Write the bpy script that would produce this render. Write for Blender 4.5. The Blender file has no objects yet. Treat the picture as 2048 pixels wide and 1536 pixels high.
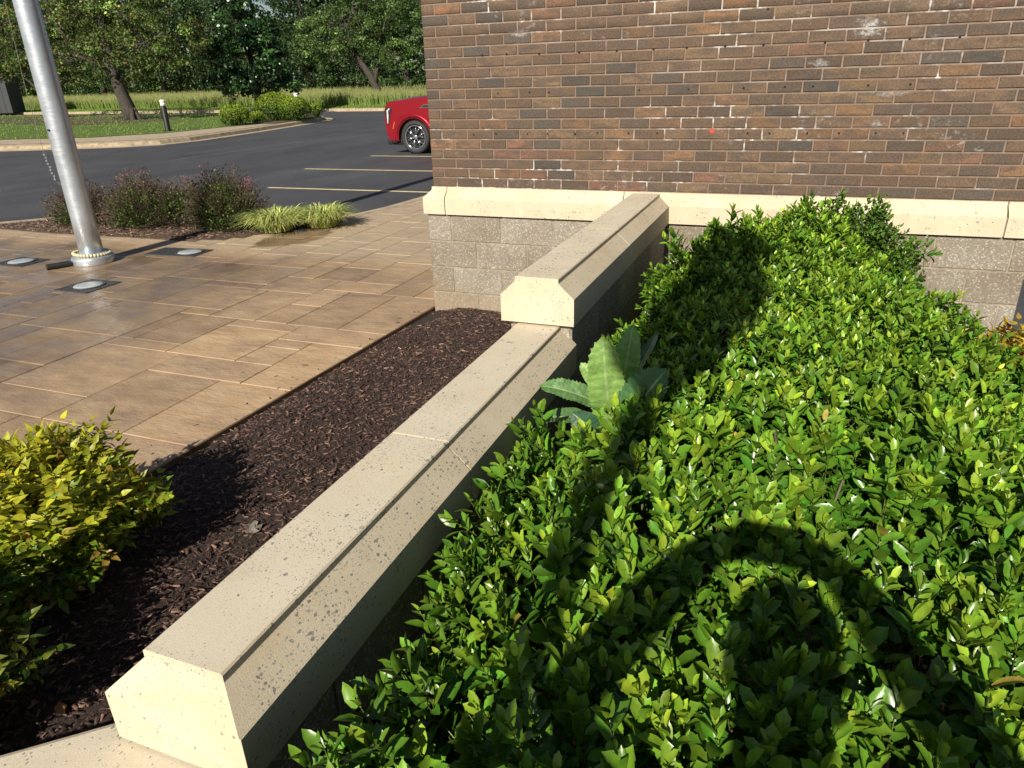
import bpy, math, random
import numpy as np
from mathutils import Vector, Matrix

random.seed(7)
rng = np.random.default_rng(11)
scene = bpy.context.scene
COL = scene.collection
R = math.radians

# ------------------------------------------------------------------ camera
cam_d = bpy.data.cameras.new('camera')
cam = bpy.data.objects.new('camera', cam_d)
COL.objects.link(cam)
scene.camera = cam
cam_d.sensor_width = 36.0
cam_d.lens = 36.0 * 1433.5 / 2048.0
cam_d.clip_start = 0.02
cam_d.clip_end = 2000
yaw, pit, rol = -0.3792, 0.4076, -0.0312
fw = Vector((math.sin(yaw) * math.cos(pit), math.cos(yaw) * math.cos(pit), -math.sin(pit)))
rt = Vector((math.cos(yaw), -math.sin(yaw), 0))
up = rt.cross(fw)
rt2 = rt * math.cos(rol) + up * math.sin(rol)
up2 = rt2.cross(fw)
mw = Matrix((rt2, up2, -fw)).transposed().to_4x4()
mw.translation = Vector((2.5856, -4.9936, 1.712))
cam.matrix_world = mw

# ------------------------------------------------------------------ world and sun
SUN_ELEV = R(33)
SUN_DX = 0.02                      # shadows run along +Y and drift a little to +X
world = bpy.data.worlds.new('World')
scene.world = world
world.use_nodes = True
wn = world.node_tree
bgn = wn.nodes['Background']
sky = wn.nodes.new('ShaderNodeTexSky')
sky.sky_type = 'NISHITA'
sky.sun_disc = False
sky.sun_elevation = SUN_ELEV
sky.sun_rotation = R(180)
sky.air_density = 1.0
sky.dust_density = 0.6
wn.links.new(sky.outputs[0], bgn.inputs[0])
bgn.inputs[1].default_value = 0.05
sun_d = bpy.data.lights.new('sun', 'SUN')
sun_d.energy = 5.0
sun_d.angle = R(0.53)
sun_d.color = (1.0, 0.93, 0.80)
sun = bpy.data.objects.new('sun', sun_d)
COL.objects.link(sun)
sun.rotation_euler = Vector((SUN_DX, 1, -math.tan(SUN_ELEV) * math.hypot(1, SUN_DX))).to_track_quat('-Z', 'Y').to_euler()
scene.view_settings.view_transform = 'Standard'
scene.view_settings.look = 'None'
scene.view_settings.gamma = 1
scene.view_settings.exposure = 0.40
scene.cycles.max_bounces = 6
scene.cycles.transparent_max_bounces = 4

# ------------------------------------------------------------------ helpers
def tag(o, label=None, cat=None, group=None, kind=None):
    if label: o['label'] = label
    if cat: o['category'] = cat
    if group: o['group'] = group
    if kind: o['kind'] = kind
    return o

def link(o, parent=None):
    COL.objects.link(o)
    if parent is not None:
        o.parent = parent
        o.matrix_parent_inverse = Matrix.Identity(4)
    return o

def thing(name, label, cat, loc=(0, 0, 0), rz=0, group=None):
    o = bpy.data.objects.new(name, None)
    o.empty_display_size = 0.1
    COL.objects.link(o)
    o.location = loc
    o.rotation_euler = (0, 0, rz)
    return tag(o, label, cat, group)

def npmesh(name, V, Fs, mat, cols=None, smooth=False):
    """V (n,3); Fs list of (m,k) index arrays"""
    me = bpy.data.meshes.new(name)
    V = np.asarray(V, np.float32)
    me.vertices.add(len(V))
    me.vertices.foreach_set('co', V.ravel())
    Fs = [np.asarray(f, np.int32) for f in Fs if len(f)]
    nl = sum(f.size for f in Fs)
    npoly = sum(len(f) for f in Fs)
    me.loops.add(nl)
    me.loops.foreach_set('vertex_index', np.concatenate([f.ravel() for f in Fs]))
    me.polygons.add(npoly)
    st = []
    s = 0
    for f in Fs:
        st.append(s + np.arange(len(f)) * f.shape[1])
        s += f.size
    me.polygons.foreach_set('loop_start', np.concatenate(st).astype(np.int32))
    if smooth:
        me.polygons.foreach_set('use_smooth', np.ones(npoly, bool))
    me.update(calc_edges=True)
    if cols is not None:
        a = me.color_attributes.new('Col', 'FLOAT_COLOR', 'POINT')
        c = np.ones((len(V), 4), np.float32)
        c[:, :3] = cols
        a.data.foreach_set('color', c.ravel())
    if mat: me.materials.append(mat)
    return me

def npobj(name, V, Fs, mat, parent=None, cols=None, smooth=False):
    return link(bpy.data.objects.new(name, npmesh(name, V, Fs, mat, cols, smooth)), parent)

class MB:
    """collects polygons, builds one mesh"""
    def __init__(s): s.v = []; s.f = []
    def add(s, vs, fs):
        o = len(s.v); s.v += [tuple(v) for v in vs]
        s.f += [tuple(i + o for i in f) for f in fs]
    def box(s, a, b):
        (x0, y0, z0), (x1, y1, z1) = a, b
        s.add([(x0,y0,z0),(x1,y0,z0),(x1,y1,z0),(x0,y1,z0),(x0,y0,z1),(x1,y0,z1),(x1,y1,z1),(x0,y1,z1)],
              [(0,3,2,1),(4,5,6,7),(0,1,5,4),(1,2,6,5),(2,3,7,6),(3,0,4,7)])
    def tube(s, pts, rad, seg=8, cap=True):
        pts = [Vector(p) for p in pts]
        n = len(pts); o = len(s.v)
        rad = rad if hasattr(rad, '__len__') else [rad] * n
        ref = Vector((0.13, 0.31, 0.94))
        for i, p in enumerate(pts):
            d = (pts[min(i+1, n-1)] - pts[max(i-1, 0)]).normalized()
            r_ = ref if abs(d.dot(ref)) < 0.95 else Vector((1, 0, 0))
            x = d.cross(r_).normalized(); y = d.cross(x)
            for k in range(seg):
                a = 2 * math.pi * k / seg
                s.v.append(tuple(p + (x * math.cos(a) + y * math.sin(a)) * rad[i]))
        for i in range(n - 1):
            for k in range(seg):
                a, b = o + i*seg + k, o + i*seg + (k+1) % seg
                s.f.append((a, b, b + seg, a + seg))
        if cap:
            s.f.append(tuple(o + k for k in range(seg))[::-1])
            s.f.append(tuple(o + (n-1)*seg + k for k in range(seg)))
    def lathe(s, prof, c=(0, 0, 0), seg=24, axis='z'):
        o = len(s.v); n = len(prof)
        for r, h in prof:
            for k in range(seg):
                a = 2*math.pi*k/seg
                q = (r*math.cos(a), r*math.sin(a), h)
                if axis == 'y': q = (q[0], q[2], q[1])
                s.v.append((c[0]+q[0], c[1]+q[1], c[2]+q[2]))
        for i in range(n-1):
            for k in range(seg):
                a, b = o+i*seg+k, o+i*seg+(k+1) % seg
                s.f.append((a, b, b+seg, a+seg))
        s.f.append(tuple(o+k for k in range(seg))[::-1])
        s.f.append(tuple(o+(n-1)*seg+k for k in range(seg)))
    def prism(s, poly, z0, z1):
        n = len(poly); o = len(s.v)
        s.v += [(x, y, z0) for x, y in poly] + [(x, y, z1) for x, y in poly]
        s.f.append(tuple(o+i for i in range(n))[::-1])
        s.f.append(tuple(o+n+i for i in range(n)))
        for i in range(n):
            j = (i+1) % n
            s.f.append((o+i, o+j, o+n+j, o+n+i))
    def mesh(s, name, mat, smooth=False):
        me = bpy.data.meshes.new(name)
        me.from_pydata(s.v, [], s.f)
        if smooth:
            me.polygons.foreach_set('use_smooth', [True]*len(s.f))
        me.update()
        if mat: me.materials.append(mat)
        return me
    def build(s, name, mat, parent=None, smooth=False, bevel=0, bseg=2):
        o = link(bpy.data.objects.new(name, s.mesh(name, mat, smooth)), parent)
        if bevel:
            m = o.modifiers.new('bevel', 'BEVEL'); m.width = bevel; m.segments = bseg; m.limit_method = 'ANGLE'; m.angle_limit = R(35)
        return o

def unit(a):
    return a / np.maximum(np.linalg.norm(a, axis=-1, keepdims=True), 1e-9)

def frames(d, n):
    """columns x,y,z with y along d and z near n"""
    y = unit(d); x = unit(np.cross(y, n)); z = np.cross(x, y)
    return np.stack([x, y, z], -1)

def scatter(tv, tf, O, Fr, S):
    """copy a template (verts tv, faces list tf) to origins O, frames Fr, sizes S (N,) or (N,3)"""
    tv = np.asarray(tv, float); N = len(O); k = len(tv)
    S = np.asarray(S, float)
    if S.ndim == 1: S = np.repeat(S[:, None], 3, 1)
    V = np.einsum('nij,nkj->nki', Fr, tv[None] * S[:, None, :]) + O[:, None, :]
    Fs = []
    for f in tf:
        f = np.asarray(f)
        Fs.append((f[None] + (np.arange(N) * k)[:, None, None]).reshape(-1, f.shape[1]))
    return V.reshape(-1, 3), Fs

class Acc:
    def __init__(s): s.V = []; s.F = {}; s.C = []; s.n = 0
    def add(s, V, Fs, C):
        for f in Fs:
            s.F.setdefault(f.shape[1], []).append(f + s.n)
        s.V.append(V); s.n += len(V); s.C.append(np.broadcast_to(C, (len(V), 3)))
    def build(s, name, mat, parent=None, smooth=False):
        return npobj(name, np.concatenate(s.V), [np.concatenate(v) for v in s.F.values()], mat, parent, np.concatenate(s.C), smooth)

def rdir(n):
    return unit(rng.normal(size=(n, 3)))

# ------------------------------------------------------------------ materials
class NT:
    def __init__(s, name):
        s.m = bpy.data.materials.new(name); s.m.use_nodes = True
        s.t = s.m.node_tree; s.b = s.t.nodes['Principled BSDF']
        s.out = s.t.nodes['Material Output']
    def n(s, typ, **kw):
        nd = s.t.nodes.new(typ)
        for k, v in kw.items():
            if k.startswith('i_'):
                nd.inputs[int(k[2:]) if k[2:].isdigit() else k[2:].replace('_', ' ')].default_value = v
            else: setattr(nd, k, v)
        return nd
    def l(s, a, b): s.t.links.new(a, b)
    def pos(s, scale=None):
        g = s.n('ShaderNodeNewGeometry').outputs['Position']
        if scale is None: return g
        v = s.n('ShaderNodeVectorMath', operation='MULTIPLY'); s.l(g, v.inputs[0]); v.inputs[1].default_value = scale
        return v.outputs[0]
    def noise(s, scale, detail=3, vec=None, rough=0.55):
        nd = s.n('ShaderNodeTexNoise'); nd.inputs['Scale'].default_value = scale
        nd.inputs['Detail'].default_value = detail; nd.inputs['Roughness'].default_value = rough
        s.l(vec if vec is not None else s.pos(), nd.inputs['Vector'])
        return nd.outputs['Fac']
    def vor(s, scale, vec=None, feature='F1', out='Distance'):
        nd = s.n('ShaderNodeTexVoronoi', feature=feature); nd.inputs['Scale'].default_value = scale
        s.l(vec if vec is not None else s.pos(), nd.inputs['Vector'])
        return nd.outputs[out]
    def ramp(s, fac, stops, interp='LINEAR'):
        nd = s.n('ShaderNodeValToRGB'); cr = nd.color_ramp; cr.interpolation = interp
        while len(cr.elements) < len(stops): cr.elements.new(0.5)
        for e, (p, c) in zip(cr.elements, stops):
            e.position = p
            e.color = (c, c, c, 1) if not hasattr(c, '__len__') else (*c, 1)
        s.l(fac, nd.inputs[0]); return nd.outputs[0]
    def mix(s, fac, a, b, mode='MIX'):
        nd = s.n('ShaderNodeMix', data_type='RGBA', blend_type=mode)
        for sock, v in ((nd.inputs[0], fac), (nd.inputs[6], a), (nd.inputs[7], b)):
            if hasattr(v, 'default_value') or hasattr(v, 'is_linked'): s.l(v, sock)
            elif hasattr(v, '__len__'): sock.default_value = (*v, 1)
            else: sock.default_value = v
        return nd.outputs[2]
    def math(s, op, a, b=0.0, clamp=False):
        nd = s.n('ShaderNodeMath', operation=op); nd.use_clamp = clamp
        for i, v in enumerate((a, b)):
            if hasattr(v, 'is_linked'): s.l(v, nd.inputs[i])
            else: nd.inputs[i].default_value = v
        return nd.outputs[0]
    def bump(s, h, strength=0.3, dist=0.01):
        nd = s.n('ShaderNodeBump'); nd.inputs['Strength'].default_value = strength; nd.inputs['Distance'].default_value = dist
        s.l(h, nd.inputs['Height']); s.l(nd.outputs[0], s.b.inputs['Normal']); return nd
    def color(s, c):
        if hasattr(c, 'is_linked'): s.l(c, s.b.inputs['Base Color'])
        else: s.b.inputs['Base Color'].default_value = (*c, 1)
    def rough(s, r):
        if hasattr(r, 'is_linked'): s.l(r, s.b.inputs['Roughness'])
        else: s.b.inputs['Roughness'].default_value = r
    def spec(s, v): s.b.inputs['Specular IOR Level'].default_value = v

def plain(name, c, rough=0.6, metal=0.0, var=0.0, vs=30, bump=0.0, bs=60, spec=0.5):
    t = NT(name)
    if var:
        f = t.noise(vs, 4)
        t.color(t.ramp(f, [(0.3, [x*(1-var) for x in c]), (0.7, [min(1, x*(1+var)) for x in c])]))
    else: t.color(c)
    t.rough(rough); t.b.inputs['Metallic'].default_value = metal; t.spec(spec)
    if bump: t.bump(t.noise(bs, 5), bump, 0.01)
    return t.m

def leafmat(name, rough=0.4, trans=0.35, spec=0.5, coat=0.0):
    t = NT(name)
    a = t.n('ShaderNodeVertexColor', layer_name='Col').outputs[0]
    f = t.noise(60, 2)
    c = t.mix(1.0, a, t.ramp(f, [(0.3, 0.8), (0.7, 1.15)]), 'MULTIPLY')
    t.color(c); t.rough(rough); t.spec(spec)
    tr = t.n('ShaderNodeBsdfTranslucent')
    t.l(t.mix(1.0, c, (1.0, 1.0, 0.45), 'MULTIPLY'), tr.inputs[0])
    mx = t.n('ShaderNodeMixShader'); mx.inputs[0].default_value = trans
    t.l(t.b.outputs[0], mx.inputs[1]); t.l(tr.outputs[0], mx.inputs[2]); t.l(mx.outputs[0], t.out.inputs[0])
    return t.m

def brick_mat(name, attr):
    t = NT(name)
    base = t.n('ShaderNodeVertexColor', layer_name='Col').outputs[0] if attr else t.n('ShaderNodeObjectInfo').outputs['Color']
    # flashing: clouds of darker, bluer burn inside each brick
    fl = t.ramp(t.noise(7.5, 3, t.pos((1, 1, 2.6))), [(0.42, 0.0), (0.60, 0.8)])
    c = t.mix(fl, base, (0.088, 0.066, 0.051))
    c = t.mix(1.0, c, t.ramp(t.noise(95, 5, None, 0.7), [(0.28, 0.50), (0.72, 1.50)]), 'MULTIPLY')
    # light sand grains
    gr = t.ramp(t.vor(260), [(0.05, 1.0), (0.13, 0.0)])
    gm = t.math('MULTIPLY', gr, t.ramp(t.noise(35, 2), [(0.5, 0.0), (0.75, 0.55)]))
    c = t.mix(gm, c, (0.30, 0.27, 0.23))
    # salt bloom washed over patches of the wall
    e1 = t.ramp(t.noise(1.7, 3, t.pos((1, 1, 1.6))), [(0.56, 0.0), (0.72, 1.0)])
    e2 = t.ramp(t.noise(26, 5, t.pos((0.8, 1, 1.2)), 0.7), [(0.54, 0.0), (0.68, 1.0)])
    c = t.mix(t.math('MULTIPLY', t.math('MULTIPLY', e1, e2), 0.55), c, (0.60, 0.60, 0.60))
    # one strong white bloom under a leaking joint
    g = t.n('ShaderNodeNewGeometry').outputs['Position']
    for (cx, cz, rx, rz, st) in ((2.86, 1.90, .13, .11, .95), (2.62, 1.72, .10, .05, .6), (3.03, 1.55, .2, .04, .5), (2.98, 1.385, .07, .045, .6), (0.72, 1.96, .12, .05, .8)):
        v = t.n('ShaderNodeVectorMath', operation='SUBTRACT'); t.l(g, v.inputs[0]); v.inputs[1].default_value = (cx, 0, cz)
        w = t.n('ShaderNodeVectorMath', operation='MULTIPLY'); t.l(v.outputs[0], w.inputs[0]); w.inputs[1].default_value = (1/rx, 0, 1/rz)
        ln = t.n('ShaderNodeVectorMath', operation='LENGTH'); t.l(w.outputs[0], ln.inputs[0])
        d = t.math('ADD', ln.outputs['Value'], t.math('MULTIPLY', t.noise(30, 6, t.pos((1, 1, 1.4)), 0.8), 3.0))
        c = t.mix(t.math('MULTIPLY', t.ramp(d, [(0.0, 1.0), (1.0, 0.0)]) if False else t.math('SUBTRACT', 2.0, d, True), st), c, (0.68, 0.69, 0.72))
    t.color(c); t.rough(0.82); t.spec(0.35)
    t.bump(t.noise(190, 4), 0.45, 0.004)
    return t.m

M = {}
M['brick'] = brick_mat('brick', False)
M['brick_far'] = brick_mat('brick_far', True)
t = NT('mortar')
c = t.ramp(t.noise(14, 4), [(0.3, (0.175, 0.120, 0.088)), (0.7, (0.245, 0.175, 0.130))])
spz = t.n('ShaderNodeSeparateXYZ'); t.l(t.pos(), spz.inputs[0])
upr = t.math('MULTIPLY', t.ramp(t.math('DIVIDE', spz.outputs[2], 3.0), [(0.50, 0.0), (0.60, 1.0)]), t.ramp(t.math('DIVIDE', spz.outputs[0], 4.0), [(0.35, 0.25), (0.55, 1.0)]))
ef3 = t.math('MULTIPLY', upr, t.ramp(t.noise(5, 4, t.pos((.5, 1, 3))), [(0.50, 0.0), (0.66, 0.7)]))
c = t.mix(ef3, c, (0.52, 0.48, 0.45))
ef = t.math('MULTIPLY', t.ramp(t.noise(2.6, 3), [(0.54, 0.0), (0.66, 1.0)]), t.ramp(t.noise(22, 4), [(0.45, 0.0), (0.60, 1.0)]))
c = t.mix(t.math('MULTIPLY', ef, 0.85), c, (0.72, 0.70, 0.67))
t.color(c); t.rough(0.9); t.bump(t.noise(230, 4), 0.5, 0.004); M['mortar'] = t.m

t = NT('cast_stone')
f1 = t.noise(4, 4)
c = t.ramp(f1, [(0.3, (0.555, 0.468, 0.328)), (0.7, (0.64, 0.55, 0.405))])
rust = t.ramp(t.noise(3.2, 4, t.pos((1, 1, 3))), [(0.58, 0.0), (0.76, 0.28)])
c = t.mix(rust, c, (0.55, 0.37, 0.18))
c = t.mix(1.0, c, t.ramp(t.noise(380, 2), [(0.3, 0.86), (0.7, 1.10)]), 'MULTIPLY')
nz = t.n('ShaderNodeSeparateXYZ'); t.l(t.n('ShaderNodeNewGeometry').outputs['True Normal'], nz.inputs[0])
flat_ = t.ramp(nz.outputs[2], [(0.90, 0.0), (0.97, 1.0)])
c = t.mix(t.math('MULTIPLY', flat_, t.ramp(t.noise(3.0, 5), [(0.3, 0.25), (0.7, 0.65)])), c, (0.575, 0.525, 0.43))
drip = t.ramp(t.noise(9, 4, t.pos((1, 1, .12))), [(0.55, 0.0), (0.75, 0.22)])
c = t.mix(drip, c, (0.36, 0.29, 0.20))
pm = t.ramp(t.noise(5, 3), [(0.35, 0.35), (0.62, 1.0)])
for sc, vec, keep, amt in ((62, (1, .75, 1), 0.66, .85), (105, (1.0, 0.65, 0.9), 0.38, .85), (170, (1, .8, 1), 0.25, .75)):
    nd = t.n('ShaderNodeTexVoronoi'); nd.inputs['Scale'].default_value = sc; t.l(t.pos(vec), nd.inputs['Vector'])
    sep = t.n('ShaderNodeSeparateColor'); t.l(nd.outputs['Color'], sep.inputs[0])
    on = t.math('GREATER_THAN', sep.outputs[0], keep)
    lim = t.math('MULTIPLY', t.math('MULTIPLY', on, t.math('ADD', t.math('MULTIPLY', sep.outputs[2], 0.30), 0.10)), pm)
    d = t.math('ADD', nd.outputs['Distance'], t.math('MULTIPLY', t.math('SUBTRACT', t.noise(sc*2.2, 2), .5), 0.45))
    msk = t.math('MULTIPLY', t.math('GREATER_THAN', lim, d), amt)
    gc = t.ramp(sep.outputs[1], [(0.0, (0.13, 0.13, 0.125)), (0.6, (0.22, 0.21, 0.195)), (1.0, (0.36, 0.33, 0.28))])
    c = t.mix(msk, c, gc)
t.color(c); t.rough(0.85); t.spec(0.3)
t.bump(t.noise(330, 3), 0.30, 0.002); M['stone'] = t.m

t = NT('ground_face_block')
nd = t.n('ShaderNodeTexVoronoi'); nd.inputs['Scale'].default_value = 130; t.l(t.pos(), nd.inputs['Vector'])
sep = t.n('ShaderNodeSeparateColor'); t.l(nd.outputs['Color'], sep.inputs[0])
agg = t.ramp(sep.outputs[0], [(0.0, (0.15, 0.135, 0.115)), (0.5, (0.25, 0.225, 0.185)), (0.78, (0.34, 0.31, 0.255)), (0.9, (0.52, 0.48, 0.40)), (1.0, (0.60, 0.56, 0.48))])
mt = t.ramp(t.noise(3.5, 3), [(0.35, (0.19, 0.165, 0.135)), (0.65, (0.27, 0.255, 0.23))])
c = t.mix(t.ramp(nd.outputs['Distance'], [(0.25, 1.0), (0.5, 0.25)]), mt, agg)
oi = t.n('ShaderNodeObjectInfo')
c = t.mix(1.0, c, t.ramp(oi.outputs['Random'], [(0.0, (0.84, 0.77, 0.68)), (1.0, (1.14, 1.10, 1.06))]), 'MULTIPLY')
# soil splash near the ground
sp = t.n('ShaderNodeSeparateXYZ'); t.l(t.pos(), sp.inputs[0])
z = t.math('ADD', sp.outputs[2], t.math('MULTIPLY', t.noise(6, 4), 0.3))
c = t.mix(t.ramp(z, [(0.12, 0.55), (0.42, 0.0)]), c, (0.30, 0.205, 0.115))
t.color(c); t.rough(0.8); t.bump(t.noise(220, 4), 0.4, 0.004); M['block'] = t.m
M['block_joint'] = plain('block_joint', (0.30, 0.25, 0.185), 0.9, var=0.25, vs=20, bump=0.4, bs=200)
M['caulk'] = plain('caulk', (0.20, 0.165, 0.12), 0.7, var=0.2)

def paving_mat():
    t = NT('stamped_concrete')
    oi = t.n('ShaderNodeObjectInfo')
    # drag streaks of the stamp
    st = t.noise(4, 6, t.pos((0.85, 1.35, 1)), 0.66)
    c = t.ramp(st, [(0.22, (0.31, 0.205, 0.118)), (0.5, (0.41, 0.285, 0.172)), (0.78, (0.48, 0.355, 0.23))])
    rel = t.ramp(t.noise(1.3, 4), [(0.45, 0.0), (0.66, 0.75)])
    c = t.mix(t.math('MULTIPLY', rel, t.ramp(t.noise(6, 5, t.pos((0.8, 1.5, 1))), [(0.35, 0.2), (0.65, 1.0)])), c, (0.20, 0.14, 0.115))
    c = t.mix(1.0, c, t.ramp(oi.outputs['Random'], [(0.0, (0.80, 0.78, 0.78)), (0.5, (1, 1, 1)), (1.0, (1.14, 1.12, 1.06))]), 'MULTIPLY')
    sp = t.n('ShaderNodeSeparateXYZ'); t.l(t.pos(), sp.inputs[0])
    # hosed-down part: the flat by the pole is still wet, the strip along the bed and the wall side has dried
    wob = t.math('MULTIPLY', t.math('SUBTRACT', t.noise(0.9, 4), 0.5), 3.2)
    wx = t.math('ADD', t.math('MULTIPLY', sp.outputs[0], -1.0), wob)
    m1 = t.ramp(t.math('DIVIDE', wx, 6.0), [(0.20, 0.0), (0.40, 1.0)])
    far = t.math('SUBTRACT', t.math('MULTIPLY', sp.outputs[1], 1.0), t.math('MULTIPLY', wob, 0.3))
    m2 = t.ramp(t.math('DIVIDE', t.math('ADD', far, 4.0), 8.0), [(0.60, 1.0), (0.66, 0.0)])
    wet = t.math('MULTIPLY', m1, m2)
    # the puddle in front of the striped grass
    v = t.n('ShaderNodeVectorMath', operation='SUBTRACT'); t.l(t.pos(), v.inputs[0]); v.inputs[1].default_value = (-2.95, 2.05, 0)
    w = t.n('ShaderNodeVectorMath', operation='MULTIPLY'); t.l(v.outputs[0], w.inputs[0]); w.inputs[1].default_value = (1.9, 1.15, 0)
    ln = t.n('ShaderNodeVectorMath', operation='LENGTH'); t.l(w.outputs[0], ln.inputs[0])
    pd = t.ramp(t.math('ADD', ln.outputs['Value'], t.math('MULTIPLY', t.noise(3, 3), 0.6)), [(0.9, 1.0), (1.0, 0.0)])
    wet = t.math('MAXIMUM', wet, pd)
    dry = t.ramp(t.math('DIVIDE', t.math('ADD', sp.outputs[1], 4.0), 8.0), [(0.62, 0.0), (0.70, 0.6)])
    c = t.mix(t.math('MULTIPLY', dry, t.math('SUBTRACT', 1.0, wet)), c, (0.43, 0.35, 0.25))
    c = t.mix(t.math('MULTIPLY', wet, 0.66), c, t.mix(1.0, c, (0.40, 0.40, 0.42), 'MULTIPLY'))
    t.color(c)
    wr = t.math('MULTIPLY', wet, t.ramp(t.noise(2.6, 4), [(0.35, 0.25), (0.6, 1.0)]))
    t.rough(t.math('SUBTRACT', 0.66, t.math('MULTIPLY', wr, 0.52)))
    t.spec(0.45)
    h = t.math('ADD', t.noise(4, 6, t.pos((0.8, 1.5, 1)), 0.62), t.math('MULTIPLY', t.noise(45, 4), 0.15))
    bp = t.bump(h, 0.5, 0.03)
    t.l(t.math('SUBTRACT', 0.6, t.math('MULTIPLY', wr, 0.42)), bp.inputs['Strength'])
    return t.m
M['paving'] = paving_mat()
M['paving_joint'] = plain('paving_joint', (0.13, 0.085, 0.05), 0.85, var=0.35, vs=6)
t = NT('asphalt')
c = t.ramp(t.noise(1.1, 5, t.pos((1.0, 0.45, 1)), 0.6), [(0.3, (0.054, 0.054, 0.059)), (0.7, (0.082, 0.082, 0.088))])
c = t.mix(t.ramp(t.vor(85), [(0.10, 0.5), (0.2, 0.0)]), c, (0.085, 0.085, 0.085))
c = t.mix(t.math('MULTIPLY', t.ramp(t.vor(3.1), [(0.030, 1.0), (0.045, 0.0)]), 0.8), c, (0.55, 0.54, 0.5))
c = t.mix(1.0, c, t.ramp(t.noise(0.35, 4, t.pos((1, .6, 1))), [(0.3, 0.82), (0.7, 1.15)]), 'MULTIPLY')
t.color(c); t.rough(0.72); t.spec(0.35); t.bump(t.noise(160, 4), 0.6, 0.006); M['asphalt'] = t.m
M['line'] = plain('line_paint', (0.74, 0.61, 0.32), 0.6, var=0.2, vs=9)
M['crack'] = plain('crack_filler', (0.15, 0.15, 0.15), 0.8, var=0.4, vs=5)
M['concrete'] = plain('concrete', (0.40, 0.325, 0.225), 0.85, var=0.22, vs=3, bump=0.4, bs=60)
M['kerb'] = plain('kerb_concrete', (0.345, 0.27, 0.18), 0.88, var=0.35, vs=7, bump=0.7, bs=40)
M['soil'] = plain('soil', (0.030, 0.018, 0.013), 0.95, var=0.4, vs=25, bump=1.0, bs=40)
M['soil2'] = plain('bed_soil', (0.10, 0.062, 0.042), 0.95, var=0.5, vs=14, bump=1.0, bs=30)
M['chip'] = NT('bark').m
t = NT('bark_chip'); a = t.n('ShaderNodeVertexColor', layer_name='Col').outputs[0]
t.color(t.mix(1.0, a, t.ramp(t.noise(180, 3), [(0.3, 0.6), (0.7, 1.4)]), 'MULTIPLY')); t.rough(0.75); t.spec(0.4); M['chip'] = t.m
t = NT('lawn')
c = t.ramp(t.noise(1.2, 5, None, 0.7), [(0.3, (0.075, 0.13, 0.02)), (0.55, (0.125, 0.195, 0.032)), (0.8, (0.20, 0.24, 0.06))])
c = t.mix(1.0, c, t.ramp(t.noise(28, 4), [(0.3, 0.6), (0.7, 1.3)]), 'MULTIPLY')
t.color(c); t.rough(0.9); t.bump(t.noise(30, 5), 1.0, 0.08); M['lawn'] = t.m
M['bark'] = plain('tree_bark', (0.052, 0.042, 0.034), 0.92, var=0.45, vs=9, bump=1.0, bs=22)
M['holly'] = leafmat('holly_leaf', 0.30, 0.16, 0.42)
M['nandina'] = leafmat('nandina_leaf', 0.42, 0.32, 0.45)
M['leaf'] = leafmat('tree_leaf', 0.5, 0.28, 0.35)
M['magnolia'] = leafmat('magnolia_leaf', 0.3, 0.10, 0.5)
M['grass'] = leafmat('grass_blade', 0.55, 0.35, 0.3)
M['twig'] = leafmat('spirea_twig', 0.7, 0.12, 0.2)
t = NT('galvanised'); c = t.ramp(t.noise(9, 4, t.pos((1, 1, 0.5))), [(0.3, (0.50, 0.54, 0.60)), (0.7, (0.68, 0.72, 0.79))])
t.color(c); t.b.inputs['Metallic'].default_value = 0.7
t.rough(t.ramp(t.noise(14, 5, t.pos((1, 1, 4))), [(0.3, 0.28), (0.7, 0.46)])); t.bump(t.noise(26, 4, t.pos((1, 1, 6))), 0.08, 0.01); M['galv'] = t.m
M['dark_metal'] = plain('bronze_metal', (0.030, 0.028, 0.025), 0.45, 0.5, spec=0.5)
M['steel_ring'] = plain('steel_ring', (0.55, 0.56, 0.56), 0.32, 0.9)
M['plate'] = plain('light_plate', (0.055, 0.055, 0.055), 0.5, 0.2, var=0.3)
t = NT('lens_glass'); t.color((0.40, 0.43, 0.43)); t.rough(0.3); t.spec(0.6); t.bump(t.noise(60, 2), 0.2, 0.01); M['lens'] = t.m
M['bead'] = plain('bead', (0.66, 0.58, 0.34), 0.5)
M['rope'] = plain('rope', (0.20, 0.17, 0.13), 0.9)
M['black'] = plain('black_rubber', (0.018, 0.018, 0.018), 0.6)
M['white'] = plain('white_lens', (0.8, 0.8, 0.78), 0.35)

# ------------------------------------------------------------------ setting
LOT = -0.12
def sheet(name, poly, z, mat):
    mb = MB(); mb.add([(x, y, z) for x, y in poly], [tuple(range(len(poly)))])
    o = mb.build(name, mat); o['kind'] = 'structure'; return o
sheet('ground', [(-700, -500), (700, -500), (700, 900), (-700, 900)], -0.30, M['lawn'])
# raised turf beyond the drive, where the tall grass stands
mb = MB(); mb.prism([(-160, 41.0), (-60, 38.3), (-33, 36.4), (-21, 36.0), (-8, 35.8), (60, 36.2), (60, 320), (-260, 320)], -0.29, 0.02)
mb.build('field_ground', M['lawn'])['kind'] = 'structure'
lot = sheet('parking_lot', [(-75, -40), (40, -40), (40, 35.75), (-8, 35.6), (-21, 35.8), (-33, 36.2), (-60, 38.1), (-110, 39.6), (-110, -40)], LOT, M['asphalt'])
def onlot(name, poly, mat, dz=0.005):
    mb = MB(); mb.add([(x, y, LOT + dz) for x, y in poly], [tuple(range(len(poly)))]); return mb.build(name, mat, lot)
for k, y in enumerate((6.30, 9.02, 11.74, 14.48, 17.2)):
    x0 = (-6.74, -7.88, -7.81, -7.8, -7.8)[k]
    onlot('parking_line', [(x0, y - 0.055), (-2.9, y - 0.035), (-2.9, y + 0.065), (x0, y + 0.045)], M['line'])
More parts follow.
